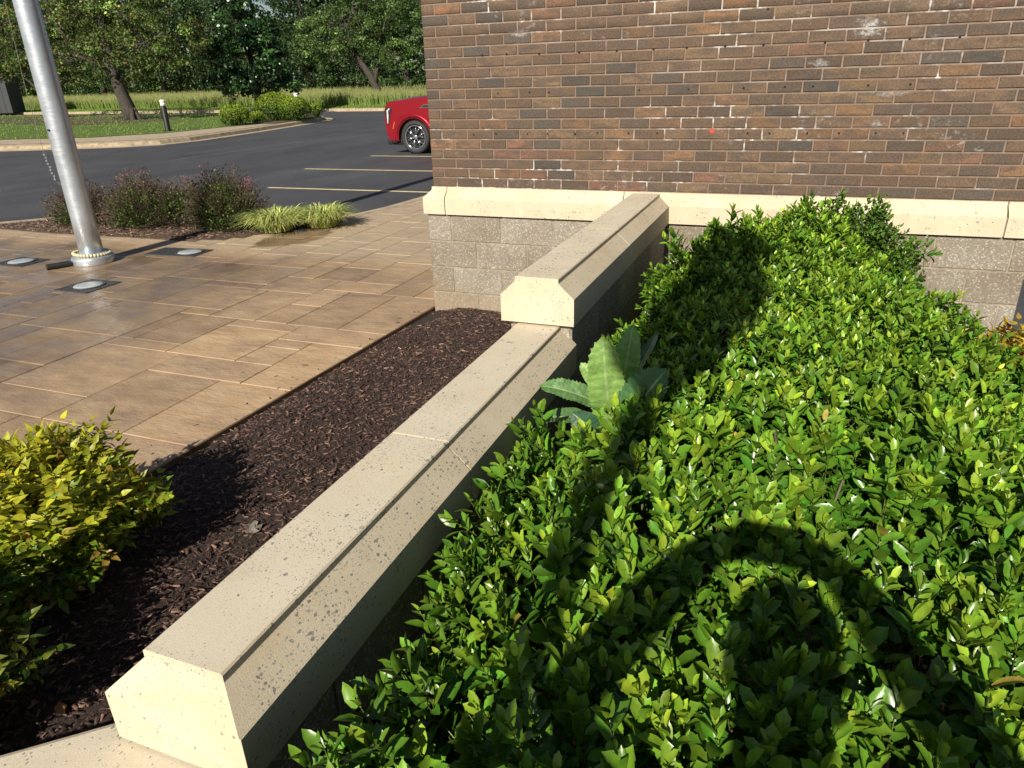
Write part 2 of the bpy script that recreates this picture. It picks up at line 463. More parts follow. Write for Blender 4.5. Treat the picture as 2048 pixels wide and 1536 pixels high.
mb = MB(); pts = [(-12.9, 10.08), (-12.95, 11.6), (-12.78, 13), (-12.79, 14.5), (-12.5, 16.2), (-11.9, 18), (-11.43, 19.4)]
for (a, b), (c_, d) in zip(pts[:-1], pts[1:]):
    mb.add([(a-.035, b, LOT+.004), (a+.035, b, LOT+.004), (c_+.035, d, LOT+.004), (c_-.035, d, LOT+.004)], [(0, 1, 2, 3)])
mb.build('crack_line', M['crack'], lot)

# island across the lot
isl = [(-17.35, 14.35), (-17.14, 15.7), (-17.34, 17.4), (-17.77, 20.0), (-18.54, 23.74), (-18.98, 26.13), (-19.6, 27.6), (-20.6, 28.9), (-22.2, 30.0), (-26, 31.2), (-40, 33.0), (-75, 36.0), (-95, 20), (-95, -22), (-40, 4.0), (-30, 8.35), (-21.86, 11.86), (-19.8, 12.68), (-18.2, 13.45)]
def inset(poly, d):
    n = len(poly); out = []
    for i in range(n):
        p0, p1, p2 = (Vector(poly[(i+j) % n]) for j in (-1, 0, 1))
        e1 = (p1-p0).normalized(); e2 = (p2-p1).normalized()
        n1 = Vector((-e1.y, e1.x)); n2 = Vector((-e2.y, e2.x))
        b = (n1+n2).normalized(); out.append(tuple(p1 + b * d / max(0.5, b.dot(n1))))
    return out
mb = MB(); mb.prism(isl, LOT - 0.1, LOT + 0.008); o = mb.build('gutter', M['concrete']); o['kind'] = 'structure'
i1 = inset(isl, 0.38); i2 = inset(isl, 0.44); i3 = inset(isl, 0.62)
mb = MB(); n = len(isl)
V = [(x, y, LOT) for x, y in i1] + [(x, y, LOT+.12) for x, y in i2] + [(x, y, LOT+.155) for x, y in i3]
mb.add(V, [(i+k*n, (i+1) % n+k*n, (i+1) % n+(k+1)*n, i+(k+1)*n) for k in (0, 1) for i in range(n)] + [tuple(range(2*n, 3*n))])
mb.build('kerb', M['kerb'])['kind'] = 'structure'
walk = [(-17.95, 14.85), (-17.77, 15.8), (-17.97, 17.4), (-18.4, 20.0), (-18.9, 22.2), (-19.6, 22.0), (-19.9, 20.2), (-20.05, 17.1), (-21.6, 15.1), (-25.1, 14.1), (-33, 10.4), (-42, 6.0), (-41, 4.3), (-30, 9.05), (-22.0, 12.55), (-20.0, 13.35), (-18.6, 14.05)]
sheet('sidewalk', walk, LOT + 0.162, M['concrete'])
turf = [(-19.6, 22.05), (-19.9, 20.3), (-20.1, 17.15), (-21.6, 15.15), (-25.1, 14.15), (-33, 10.45), (-42, 6.1), (-94, -18), (-94, 20), (-74.5, 35.2), (-40, 32.3), (-26, 30.5), (-22.5, 29.2), (-21.5, 26.5), (-21.4, 23.6)]
sheet('island_lawn', turf, LOT + 0.170, M['lawn'])
sheet('island_bed', [(-18.95, 22.25), (-19.3, 24.3), (-19.6, 26.1), (-20.3, 27.6), (-21.4, 28.6), (-22.4, 29.1), (-21.4, 26.5), (-21.2, 23.7), (-20.4, 21.4), (-20.0, 20.6), (-19.6, 22.0)], LOT + 0.176, M['soil2'])
sheet('tree_bed', [(-28.5, 22.6), (-27.6, 25.4), (-30.0, 28.6), (-36, 29.8), (-46, 30.8), (-56, 32), (-58, 28), (-46, 25.4), (-36, 22.9), (-31, 21.9)], LOT + 0.176, plain('tree_mulch', (0.075, 0.05, 0.036), 0.95, var=0.5, vs=8, bump=1, bs=12))
# kerb along the far side of the drive
mb = MB(); far = [(-8, 35.7), (-21, 35.9), (-33, 36.3), (-60, 38.2), (-110, 39.7)]
for (a, b), (c_, d) in zip(far[:-1], far[1:]):
    mb.add([(a, b, LOT), (c_, d, LOT), (c_, d+.06, LOT+.17), (a, b+.06, LOT+.17), (c_, d+.4, LOT+.175), (a, b+.4, LOT+.175)], [(0, 1, 2, 3)[::-1], (3, 2, 4, 5)[::-1]])
mb.build('drive_kerb', M['kerb'])['kind'] = 'structure'

# near walk: solid base under the slabs
walk_poly = [(-0.055, -0.03), (-0.32, -6.5), (-0.32, -9), (-16, -9), (-16, -3.2), (-9.6, 0.25), (-7.95, 1.75), (-7.40, 2.32), (-6.8, 2.68), (-5, 3.1), (-3.06, 3.52), (-2.88, 4.2), (-2.80, 5.1), (-2.72, 12), (-2.72, 22), (-0.05, 22)]
def lerp_edge(y):      # right edge of the paving, against the mulch
    return -0.055 + 0.041 * min(y, 0)
mb = MB(); mb.prism(walk_poly, LOT - 0.1, -0.006)
pave = mb.build('paving', M['paving_joint']); pave['kind'] = 'structure'
# kerb edge towards the lot
ke = [(-16, -3.2), (-9.6, 0.25), (-7.95, 1.75), (-7.40, 2.32), (-6.8, 2.68), (-5, 3.1), (-3.06, 3.52), (-2.88, 4.2), (-2.80, 5.1), (-2.72, 12), (-2.72, 22)]
mb = MB()
def ribbon(mb, pts, w, z0, z1):
    P = [Vector(p) for p in pts]; L_ = []; R_ = []
    for i, p in enumerate(P):
        d = (P[min(i+1, len(P)-1)] - P[max(i-1, 0)]).normalized(); nn = Vector((-d.y, d.x))
        L_.append(p + nn*w/2); R_.append(p - nn*w/2)
    for i in range(len(P)-1):
        a, b, c_, d = L_[i], L_[i+1], R_[i+1], R_[i]
        mb.add([(*a, z0), (*b, z0), (*c_, z0), (*d, z0), (*a, z1), (*b, z1), (*c_, z1), (*d, z1)], [(4, 7, 6, 5), (0, 1, 5, 4), (2, 3, 7, 6)] + ([(3, 0, 4, 7)] if i == 0 else []))
ribbon(mb, ke, 0.15, LOT - 0.05, 0.004)
mb.build('kerb_edge', M['concrete'])['kind'] = 'structure'
# planting bed by the lot
bed = [(-8.1, 1.50), (-7.37, 1.55), (-6.34, 1.49), (-5.26, 1.52), (-4.4, 1.56), (-3.85, 1.66), (-3.56, 1.98), (-3.14, 2.61), (-2.98, 3.0), (-3.2, 3.36), (-5, 2.98), (-6.8, 2.56), (-7.3, 2.22), (-7.9, 1.66)]
def pip(x, y, poly):
    x = np.asarray(x); y = np.asarray(y); r = np.zeros(x.shape, bool); j = len(poly) - 1
    for i in range(len(poly)):
        xi, yi = poly[i]; xj, yj = poly[j]
        r ^= ((yi > y) != (yj > y)) & (x < (xj - xi) * (y - yi) / (yj - yi + 1e-12) + xi); j = i
    return r
mb = MB(); mb.prism(bed, -0.05, 0.006); mb.build('shrub_bed', M['soil2'])['kind'] = 'structure'

# slabs: the ones that can be read off in the photograph, the rest in the same random ashlar on a 6 inch grid
G = 0.152; GX0 = -0.05; GY0 = -2.56
known = [(0,4,0,5),(4,8,0,5),(8,13,0,2),(3,8,5,7),(0,3,5,10),(3,5,7,9),(3,5,9,10),(5,9,7,11),(8,13,2,7),(0,5,10,12),(5,9,11,12),(3,6,12,18),(0,3,12,18),
         (9,13,7,8),(9,12,8,12),(8,11,12,17),(11,16,13,17),(6,8,12,15),(6,8,15,18),(13,16,4,8),(13,18,8,13),(12,13,8,12),(16,20,13,18),
         (8,12,17,20),(4,8,18,20),(2,4,18,24),(0,2,18,22),(4,7,20,25),(11,16,17,18),(12,16,18,22),(0,4,-3,0),(4,9,-2,0),(9,13,-4,0),(0,2,-5,-3),(2,6,-6,-3)]
occ = set(); slabs = []
for i0, i1_, j0, j1 in known:
    cells = [(i, j) for i in range(i0, i1_) for j in range(j0, j1)]
    if any(c_ in occ for c_ in cells): continue
    occ.update(cells); slabs.append((i0, i1_, j0, j1))
sizes = [(5,5),(4,5),(5,4),(6,4),(4,6),(3,5),(5,3),(4,4),(3,4),(2,4),(3,3),(5,2)]
rs = random.Random(5)
def allowed(i, j):
    x = GX0 - (i + 0.5) * G; y = GY0 + (j + 0.5) * G
    if not bool(pip(np.array(x), np.array(y), walk_poly)): return False
    if bool(pip(np.array(x), np.array(y), bed)): return False
    return True
for j in range(-14, 62):
    for i in range(0, 74):
        if (i, j) in occ or not allowed(i, j): continue
        opt = sizes[:]; rs.shuffle(opt); opt = opt + [(3, 2), (2, 3), (2, 2), (1, 2), (2, 1), (1, 1)]
        for a, b in opt:
            cells = [(i+u, j+v) for u in range(a) for v in range(b)]
            if all(c_ not in occ and allowed(*c_) for c_ in cells):
                occ.update(cells); slabs.append((i, i+a, j, j+b)); break
def slab_mesh(x0, x1, y0, y1, xr0, xr1, dz, bedclip=False):
    g = 0.0045; b = 0.0035; z1 = dz
    P = [(x0+g, y0+g), (xr0-g, y0+g), (xr1-g, y1-g), (x0+g, y1-g)]
    cx = sum(p[0] for p in P)/4; cy = sum(p[1] for p in P)/4
    def ins(q, d): return (q[0] + (d if q[0] < cx else -d), q[1] + (d if q[1] < cy else -d))
    me = MB(); V = [(*q, -0.03) for q in P] + [(*q, z1-b) for q in P] + [(*ins(q, b), z1) for q in P]
    me.add(V, [(i, (i+1) % 4, (i+1) % 4+4, i+4) for i in range(4)] + [(i+4, (i+1) % 4+4, (i+1) % 4+8, i+8) for i in range(4)] + [(8, 9, 10, 11)])
    return me
def dist(s):
    return math.hypot(GX0 - (s[0]+s[1])/2*G - 2.586, GY0 + (s[2]+s[3])/2*G + 4.994)
def inview(s):
    x = GX0 - (s[0]+s[1])/2*G; y = GY0 + (s[2]+s[3])/2*G
    d = Vector((x, y, 0)) - mw.translation; f_ = d.dot(fw)
    if f_ < 0.3: return 0
    u = d.dot(rt2)/f_*1433.5; v = -d.dot(up2)/f_*1433.5
    return abs(u) < 1130 and abs(v) < 830
area = lambda s: (s[1]-s[0])*(s[3]-s[2]) / dist(s)**2 * (1 if inview(s) else 0.001)
slabs.sort(key=area, reverse=True)
rest = MB()
for k, s in enumerate(slabs):
    x1 = GX0 - s[0]*G; x0 = GX0 - s[1]*G; y0 = GY0 + s[2]*G; y1 = GY0 + s[3]*G
    if s[0] == 0: xr0, xr1 = lerp_edge(y0), lerp_edge(y1)
    else: xr0 = xr1 = x1
    if xr0 - x0 < 0.02: continue
    me = slab_mesh(x0, x1, y0, y1, xr0, xr1, rs.uniform(-0.0012, 0.0012))
    if k < 260:
        me.build('slab', M['paving'], pave)
    else:
        rest.add(me.v, me.f)
rest.build('small_slabs', M['paving'], pave)['kind'] = 'stuff'

# ------------------------------------------------------------------ mulch beds
def bed_h(x, y):
    return 0.015 * np.sin(x*5.1 + y*2.3) + 0.012 * np.sin(y*7.7 - x*3.1)
def grid_sheet(name, x0f, x1, y0, y1, nx, ny, zf, mat):
    ys = np.linspace(y0, y1, ny); V = []
    for y in ys:
        a = x0f(y) if callable(x0f) else x0f
        for x in np.linspace(a, x1, nx): V.append((x, y, zf(x, y)))
    f = [(r*nx+c_, r*nx+c_+1, (r+1)*nx+c_+1, (r+1)*nx+c_) for r in range(ny-1) for c_ in range(nx-1)]
    o = npobj(name, np.array(V), [np.array(f)], mat, smooth=True); o['kind'] = 'structure'; return o
def zl(x, y):
    e = np.clip((x - lerp_edge(y)) / 0.25, 0, 1)
    return float(-0.035 + 0.05*e + bed_h(x, y)*e)
grid_sheet('mulch_bed', lambda y: lerp_edge(y) + 0.002, 1.51, -6.2, -0.04, 26, 70, zl, M['soil'])
grid_sheet('hedge_bed', 1.77, 6.0, -4.75, 0.0, 30, 36, lambda x, y: float(0.02 + bed_h(x, y)), M['soil'])
chip_tv = np.array([(-.5,-.5,0),(.5,-.35,.1),(.45,.5,0),(-.4,.45,.15),(-.35,-.4,.9),(.4,-.3,1),(.38,.4,.85),(-.3,.38,1)])
chip_tf = [np.array([(4,5,6,7),(0,1,5,4),(1,2,6,5),(2,3,7,6),(3,0,4,7)])]
def chips(name, P, smin, smax, dark, label, lighter=0.05, kcol=(0.082, 0.047, 0.036)):
    N = len(P); a = rng.uniform(0, 2*np.pi, N)
    d = np.stack([np.cos(a), np.sin(a), rng.normal(0, 0.22, N)], 1)
    nrm = unit(np.stack([rng.normal(0, .35, N), rng.normal(0, .35, N), np.ones(N)], 1))
    Fr = frames(d, nrm)
    L_ = smin + (smax - smin) * rng.random(N)**2.2
    S = np.stack([L_ * rng.uniform(.10, .34, N), L_, L_ * rng.uniform(.04, .12, N)], 1)
    V, Fs = scatter(chip_tv, chip_tf, P, Fr, S)
    br = rng.lognormal(0, 0.62, N)[:, None] * np.array(kcol) * dark
    br = np.where((rng.random(N) < lighter)[:, None], np.array([0.25, 0.16, 0.10]) * rng.uniform(.6, 1.3, N)[:, None], br)
    ac = Acc(); ac.add(V, Fs, np.repeat(br, len(chip_tv), 0))
    return tag(ac.build(name, M['chip']), label, 'mulch', kind='stuff')
N = 60000
y = rng.uniform(-5.0, -0.05, N); x0_ = -0.055 + 0.041*np.minimum(y, 0) + .012; x = x0_ + rng.random(N) * (1.50 - x0_)
z = -0.035 + 0.05*np.clip((x - (-0.055 + 0.041*y))/0.25, 0, 1) + bed_h(x, y)*np.clip((x-(-.055+.041*y))/.25, 0, 1) + rng.uniform(-.004, .012, N)
wet_corner = np.hypot(x + 0.02, (y + 0.28) * 0.8) < 0.13
P = np.stack([x, y, z], 1)[~wet_corner]
yy = rng.uniform(-3.6, -.1, 110); P = np.concatenate([P, np.stack([-0.06 + .041*yy - rng.exponential(.10, 110), yy, np.full(110, .0025)], 1)])   # crumbs kicked onto the slabs
chips('bark_mulch', P, 0.006, 0.040, 0.92, 'dark brown shredded bark mulch between the paving and the low wall', 0.045)
N = 7000
x = rng.uniform(1.78, 3.95, N); y = rng.uniform(-4.7, -0.05, N); z = 0.02 + bed_h(x, y) + rng.uniform(-.003, .012, N)
chips('hedge_mulch', np.stack([x, y, z], 1), 0.015, 0.06, 0.9, 'dark bark mulch under the glossy holly hedge', 0.05)
N = 9000
x = rng.uniform(-8.1, -2.9, N); y = rng.uniform(1.4, 3.4, N); k = pip(x, y, inset(bed, 0.03)); x, y = x[k], y[k]
chips('bed_mulch', np.stack([x, y, np.full(len(x), 0.008) + rng.random(len(x))*.02], 1), 0.02, 0.07, 1.0, 'weathered grey brown mulch in the shrub bed by the parking lot', 0.22, (0.13, 0.085, 0.062))

# walk where the photographer stands, behind the hedge
mb = MB(); mb.prism([(1.2, -4.78), (1.2, -9), (8, -9), (8, -4.78)], -0.28, 0.0); mb.build('rear_walk', M['concrete'])['kind'] = 'structure'

# ------------------------------------------------------------------ building
BW, BC, Z0 = 0.2032, 0.0677, 0.95
NB = 19; XR = NB * BW; NCR = 52; DEP = 6.0
bld = thing('brick_building', 'brown brick building with cream stone band over grey block base', 'building', (0, 0, 0))
mb = MB(); mb.box((0.006, 0.006, 0.6), (XR - 0.006, DEP, Z0 + NCR*BC)); mb.build('wall', M['mortar'], bld)
mb = MB(); mb.box((-0.0405, -0.0305, -0.2), (XR + 0.0405, DEP + 0.03, 0.752)); mb.build('base_wall', M['block_joint'], bld)
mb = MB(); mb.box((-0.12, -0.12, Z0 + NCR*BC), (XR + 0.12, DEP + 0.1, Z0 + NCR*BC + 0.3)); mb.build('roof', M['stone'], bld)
PAL = [((0.125, 0.080, 0.052), 36), ((0.146, 0.094, 0.058), 24), ((0.096, 0.066, 0.047), 24), ((0.078, 0.064, 0.052), 7), ((0.170, 0.098, 0.054), 6), ((0.150, 0.083, 0.053), 3)]
OR = (0.195, 0.105, 0.054); RD = (0.165, 0.084, 0.056); TN = (0.160, 0.105, 0.060); BL = (0.070, 0.061, 0.052)
# bricks whose colour stands out in the photograph: (course, position in bricks)
SPECIAL = {(0,6):RD,(0,7):RD,(1,3):OR,(1,4):RD,(1,5):BL,(2,4):BL,(3,3):RD,(3,4):RD,(3,5):RD,(4,0):OR,(4,3):RD,(5,5):TN,(5,6):TN,(6,6):TN,(6,4):BL,(7,4):BL,(7,3):TN,
           (8,4):TN,(9,3):TN,(10,4):TN,(9,6):BL,(10,2):BL,(10,5):BL,(11,5):TN,(11,6):TN,(11,7):BL,(12,8):TN,(12,9):TN,(13,2):BL,(16,2):BL,(16,0):BL,(17,1):OR,
           (5,12):TN,(5,13):OR,(5,14):OR,(4,14):TN,(7,11):TN,(8,13):TN,(8,14):TN,(8,15):TN,(9,10):TN,(9,14):TN,(3,16):TN,(2,15):OR,(1,10):RD,(1,11):TN,(1,12):TN,(2,11):TN,
           (6,18):OR,(15,10):OR,(16,10):OR,(14,18):RD,(15,17):RD,(4,12):BL,(9,13):BL,(12,18):BL,(11,17):BL,(13,16):BL}
rb = random.Random(3)
def brick_col(cr, i):
    if (cr, i) in SPECIAL: base = SPECIAL[(cr, i)]
    else: base = rb.choices([p for p, w in PAL], [w for p, w in PAL])[0]
    k = rb.uniform(0.82, 1.2)
    return tuple(c_*k for c_ in base)
def brick_mesh(w):
    mb = MB(); g = 0.0048; e = 0.0035; h = BC; d = 0.05
    P = [(g, g), (w-g, g), (w-g, h-g), (g, h-g)]
    V = [(x, d, z) for x, z in P] + [(x, e, z) for x, z in P] + [(x + (e if x < w/2 else -e), 0, z + (e if z < h/2 else -e)) for x, z in P]
    mb.add(V, [((i+1) % 4, i, i+4, (i+1) % 4+4)[::-1] for i in range(4)] + [((i+1) % 4+4, i+4, i+8, (i+1) % 4+8)[::-1] for i in range(4)] + [(8, 9, 10, 11)])
    return mb
full_b = brick_mesh(BW); half_b = brick_mesh(BW/2)
full_me = full_b.mesh('brick', M['brick']); half_me = half_b.mesh('half_brick', M['brick'])
FB = Acc()
def far_brick(src, loc, rz, colr):
    V = np.array(src.v); c_, s_ = math.cos(rz), math.sin(rz)
    V = np.stack([V[:, 0]*c_ - V[:, 1]*s_, V[:, 0]*s_ + V[:, 1]*c_, V[:, 2]], 1) + np.array(loc)
    FB.add(V, [np.array(src.f)], np.array(colr))
count = 0
for cr in range(NCR):
    odd = cr % 2
    row = [(0, BW/2, 0)] + [((i + .5)*BW, BW, i+1) for i in range(NB-1)] + [((NB-.5)*BW, BW/2, NB)] if odd else [(i*BW, BW, i) for i in range(NB)]
    for x, w, i in row:
        colr = brick_col(cr, i if not odd else i)
        loc = (x, rb.uniform(-0.0014, 0.001), Z0 + cr*BC)
        if cr < 15 and count < 300:
            o = link(bpy.data.objects.new('brick', full_me if w == BW else half_me), bld)
            o.location = loc; o.color = (*colr, 1); o.rotation_euler = (0, 0, rb.uniform(-.004, .004)); count += 1
        else: far_brick(full_b if w == BW else half_b, loc, 0, colr)
    # side walls
    for side, rz in ((0, -math.pi/2), (1, math.pi/2)):
        for i in range(int(DEP/BW)):
            off = (0.5*BW if odd else 0) + BW*i + (0.0 if odd else 0)
            y0 = off + (0.0515 if not odd else 0.0515)
            if side == 0: loc = (rb.uniform(-.001, .001), y0 + BW, Z0 + cr*BC)
            else: loc = (XR + rb.uniform(-.001, .001), y0, Z0 + cr*BC)
            far_brick(full_b, loc, rz, brick_col(99, 0))
FB.build('far_bricks', M['brick_far'], bld)['kind'] = 'stuff'
# fixing holes and the red mark left from an old sign
mb = MB(); holes = [(0.453,1.84),(0.631,1.84),(0.864,1.835),(1.142,1.831),(1.392,1.834),(1.63,1.834),(1.836,1.835),(2.068,1.834),(2.292,1.831),(2.634,1.833),(2.864,1.835),(3.077,1.833),(3.324,1.831),
       (0.559,1.593),(0.792,1.595),(0.933,1.592),(1.55,1.595),(1.864,1.592),(2.2,1.594),(2.44,1.594),(2.6,1.594),(2.9,1.594),(3.12,1.594),(0.533,1.325),(0.772,1.325),(0.92,1.326),(1.12,1.326),(1.276,1.331),(1.489,1.328),(1.68,1.328),(2.25,1.328),(2.38,1.328),(2.6,1.328),(2.78,1.328),(2.98,1.328),(3.13,1.328),(2.297,2.023),(0.36,1.32)]
for x, z in holes: mb.lathe([(0.0065, -0.0022), (0.0065, 0.02)], (x, 0, z), 8, 'y')
mb.build('fixing_holes', plain('hole', (0.008, 0.007, 0.006), 0.9), bld)['kind'] = 'stuff'
mb = MB(); mb.lathe([(0.016, -0.0026), (0.017, 0.01)], (2.03, 0, 1.342), 10, 'y'); mb.build('red_mark', plain('red_paint', (0.42, 0.06, 0.035), 0.7, var=.3, vs=200), bld)

# coping section: (offset from centre line, height below the top); used for the low wall
def coping(mb, x0, x1, top, c0, c1, hip0=0.0, hip1=0.0, axis='y'):
    """a stone from c0 to c1 along the axis; x0,x1 outer faces. hip slopes the end back."""
    iw = 0.066; lip = 0.020; sh = 0.078; bt = 0.197
    r0 = 0.004
    sec = [(x0, -bt), (x0, -sh - r0), (x0 + r0, -sh), (x0+iw, -lip), (x0+iw, -r0), (x0+iw+r0, 0), (x1-iw-r0, 0), (x1-iw, -r0), (x1-iw, -lip), (x1 - r0, -sh), (x1, -sh - r0), (x1, -bt)]
    def hoff(h, hip):
        if hip == 0: return 0
        if h >= -lip - 1e-6: return hip
        if h <= -sh: return 0
        return hip * (h + sh) / (sh - lip)
    n = len(sec); V = []
    for c_, hip, sg in ((c0, hip0, 1), (c1, hip1, -1)):
        for x, h in sec:
            y = c_ + sg * hoff(h, hip)
            V.append((x, y, top + h) if axis == 'y' else (y, x, top + h))
    fs = [(i, (i+1) % n, (i+1) % n + n, i + n) for i in range(n)] + [tuple(range(n))[::-1], tuple(range(n, 2*n))]
    if axis != 'y': fs = [f[::-1] for f in fs]
    mb.add(V, [f[::-1] for f in fs])
# stone band round the building: stones along the front, mitred return on the left and right
def band_profile(off):     # (distance out from brick face, z)
    return [(0.0 - 0.03, 0.753), (off, 0.753), (off, 0.870), (off - 0.004, 0.876), (0.008, 0.925), (0.006, 0.949), (-0.03, 0.949)]
def band_stone(x0, x1, mitre0=False, mitre1=False):
    mb = MB(); P = band_profile(0.062); n = len(P); V = []
    for e, mt in ((x0, mitre0), (x1, mitre1)):
        for d, z in P: V.append((e + ((-d if e == x0 else d) if mt else 0), -d, z))
    mb.add(V, [(i, (i+1) % n, (i+1) % n+n, i+n)[::-1] for i in range(n)] + [tuple(range(n)), tuple(range(n, 2*n))[::-1]])
    return mb
for a, b, m0, m1 in ((0.0, 0.117, True, False), (0.124, 1.47, False, False), (1.477, 2.633, False, False), (2.640, 3.736, False, False), (3.745, XR, False, True)):
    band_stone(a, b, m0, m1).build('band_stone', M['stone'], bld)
mb = MB()
for a, b in ((0.117, 0.124), (1.47, 1.477), (2.633, 2.640), (3.736, 3.745)): 
    mb.box((a, -0.05, 0.755), (b, -0.03, 0.865)); mb.box((a, -0.006, 0.86), (b, 0.0, 0.945))
mb.build('joint_sealant', M['caulk'], bld)['kind'] = 'stuff'
for sx in (0, 1):       # side returns
    mb = MB(); P = band_profile(0.062); n = len(P); V = []
    for d, z in P: V.append(((-d if sx == 0 else XR + d), -d, z))
    for d, z in P: V.append(((-d if sx == 0 else XR + d), DEP, z))
    f = [(i, (i+1) % n, (i+1) % n+n, i+n) for i in range(n)] + [tuple(range(n))[::-1], tuple(range(n, 2*n))]
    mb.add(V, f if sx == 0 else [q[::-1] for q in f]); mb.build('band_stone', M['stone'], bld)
# blocks of the base
def block_mesh(w, h, d=0.06, g=0.0048, e=0.0035):
    mb = MB(); P = [(g, g), (w-g, g), (w-g, h-g), (g, h-g)]
    V = [(x, d, z) for x, z in P] + [(x, e, z) for x, z in P] + [(x + (e if x < w/2 else -e), 0, z + (e if z < h/2 else -e)) for x, z in P]
    mb.add(V, [(i, (i+1) % 4, (i+1) % 4+4, i+4) for i in range(4)] + [(i+4, (i+1) % 4+4, (i+1) % 4+8, i+8) for i in range(4)] + [(8, 9, 10, 11)])
    return mb
BH = 0.2032; cache = {}
def put_block(parent, w, h, loc, rz):
    k = (round(w, 4), round(h, 4))
    if k not in cache: cache[k] = block_mesh(w, h).mesh('block', M['block'])
    o = link(bpy.data.objects.new('block', cache[k]), parent); o.location = loc; o.rotation_euler = (0, 0, rz); return o
XL = -0.046; XE = XR + 0.046
for cr in range(4):
    z = 0.748 - (cr+1)*BH
    js = [0.152 + 0.4064*k for k in range(12)] if cr % 2 == 0 else [0.355 + 0.4064*k for k in range(12)]
    ed = [XL] + [j for j in js if j < XE - 0.05] + [XE]
    for a, b in zip(ed[:-1], ed[1:]):
        put_block(bld, b-a, BH, (a, -0.036, z), 0)
    for i in range(14):
        y0 = 0.03 + (0 if cr % 2 else -0.2) + 0.4064*i
        if y0 < 0.03: put_block(bld, 0.2064, BH, (XL, 0.03 + 0.2064 - 0.0, z), -math.pi/2)
        else: put_block(bld, 0.4064, BH, (XL, y0 + 0.4064, z), -math.pi/2)
        if y0 >= 0.03: put_block(bld, 0.4064, BH, (XE, y0, z), math.pi/2)

# ------------------------------------------------------------------ low wall with coping
lw = thing('low_wall', 'low block wall capped with speckled cream coping running to the building', 'wall', (0, 0, 0))
X0, X1 = 1.475, 1.795
FX0, FX1 = 1.503, 1.776
JU, JL = -1.276, -3.356
for top, c0, c1, h0 in ((0.950, -2.305, JU - 0.003, 0), (0.950, JU + 0.003, -0.063, 0), (0.744, -4.335, JL - 0.003, 0.05), (0.744, JL + 0.003, -2.262, 0)):
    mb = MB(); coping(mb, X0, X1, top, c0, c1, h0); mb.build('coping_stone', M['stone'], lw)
mb = MB()
for top, c_ in ((0.950, JU), (0.744, JL)): mb.box((X0 + 0.006, c_ - 0.0032, top - 0.19), (X1 - 0.006, c_ + 0.0032, top - 0.085)); mb.box((X0 + 0.07, c_ - 0.0032, top - 0.1), (X1 - 0.07, c_ + 0.0032, top - 0.006))
mb.build('joint_mortar', M['caulk'], lw)
mb = MB(); mb.box((FX0 + 0.006, -2.262, -0.2), (FX1 - 0.006, -0.031, 0.752)); mb.box((FX0 + 0.006, -4.29, -0.2), (FX1 - 0.006, -2.264, 0.546)); mb.build('core', M['block_joint'], lw)
for cr in range(4):
    z = 0.748 - (cr+1)*BH
    ylo = -2.272 if cr == 0 else -4.30
    off = 0.0 if cr % 2 == 0 else 0.2032
    ed = [-0.037]; y = -0.037 - (0.36 if cr % 2 else 0.157)
    while y > ylo + 0.05: ed.append(y); y -= 0.4064
    ed.append(ylo)
    for b, a in zip(ed[:-1], ed[1:]):
        put_block(lw, b-a, BH, (FX1, a, z), math.pi/2)
        put_block(lw, b-a, BH, (FX0, b, z), -math.pi/2)
    put_block(lw, FX1-FX0-0.004, BH, (FX0+.002, ylo - 0.001, z), 0)
# lower wall meeting the end of the first at an angle
l2 = thing('angled_low_wall', 'short lower wall with flat pale stone cap, meeting the near end of the long low wall', 'wall', (0, 0, 0))
mb = MB(); d_ = Vector((-0.745, -0.667)); n_ = Vector((0.667, -0.745)); a_ = Vector((1.47, -4.262))
def q_(u, w): return tuple(a_ + d_*u + n_*w)
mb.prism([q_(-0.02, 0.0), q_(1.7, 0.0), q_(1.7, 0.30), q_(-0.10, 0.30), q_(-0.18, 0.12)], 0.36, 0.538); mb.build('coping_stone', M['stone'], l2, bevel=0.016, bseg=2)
mb = MB(); mb.prism([q_(0.03, 0.03), q_(1.66, 0.03), q_(1.66, 0.27), q_(-0.06, 0.27), q_(-0.14, 0.14)], -0.2, 0.358); mb.build('core', M['block'], l2)

# ------------------------------------------------------------------ leaf templates (along +Y, upper side +Z)
def leaf_tpl(ts, ws, fold=0.25, curl=-0.10):
    """midrib with paired edge points; returns verts, faces"""
    V = [(0, 0, 0)]; n = len(ts)
    for t_, w in zip(ts, ws):
        zc = curl * t_*t_
        V += [(0, t_, zc), (-w, t_ - 0.02, zc + fold*w), (w, t_ - 0.02, zc + fold*w)]
    V.append((0, 1, curl))
    e = len(V) - 1
    F3 = [(0, 1, 2)[::-1], (0, 3, 1)[::-1]]; F4 = []
    for k in range(n-1):
        m0, l0, r0 = 1+3*k, 2+3*k, 3+3*k; m1, l1, r1 = m0+3, l0+3, r0+3
        F4 += [(m0, m1, l1, l0), (m0, r0, r1, m1)]
    m0, l0, r0 = 1+3*(n-1), 2+3*(n-1), 3+3*(n-1)
    F3 += [(m0, e, l0), (m0, r0, e)]
    return np.array(V), ([np.array(F3), np.array(F4)] if F4 else [np.array(F3)])
HOLLY_N = leaf_tpl([.10, .30, .55, .70, .76, .82, .92], [.08, .165, .21, .195, .165, .195, .08], 0.45, -0.16)
HOLLY_F = leaf_tpl([.25, .60, .84], [.14, .195, .125], 0.45, -0.16)
NAND = leaf_tpl([.15, .38, .65], [.15, .24, .16], 0.30, -0.18)
OVAL = leaf_tpl([.3, .7], [.26, .24], 0.2, -0.08)
DIAM = (np.array([(0, 0, 0), (.32, .5, .08), (0, 1, -.05), (-.32, .5, .08)]), [np.array([(0, 1, 2, 3)])])

def perp(A):
    h = np.where(np.abs(A[:, 2:3]) < 0.9, np.array([[0, 0, 1.0]]), np.array([[1.0, 0, 0]]))
    u = unit(np.cross(A, h)); return u, np.cross(A, u)

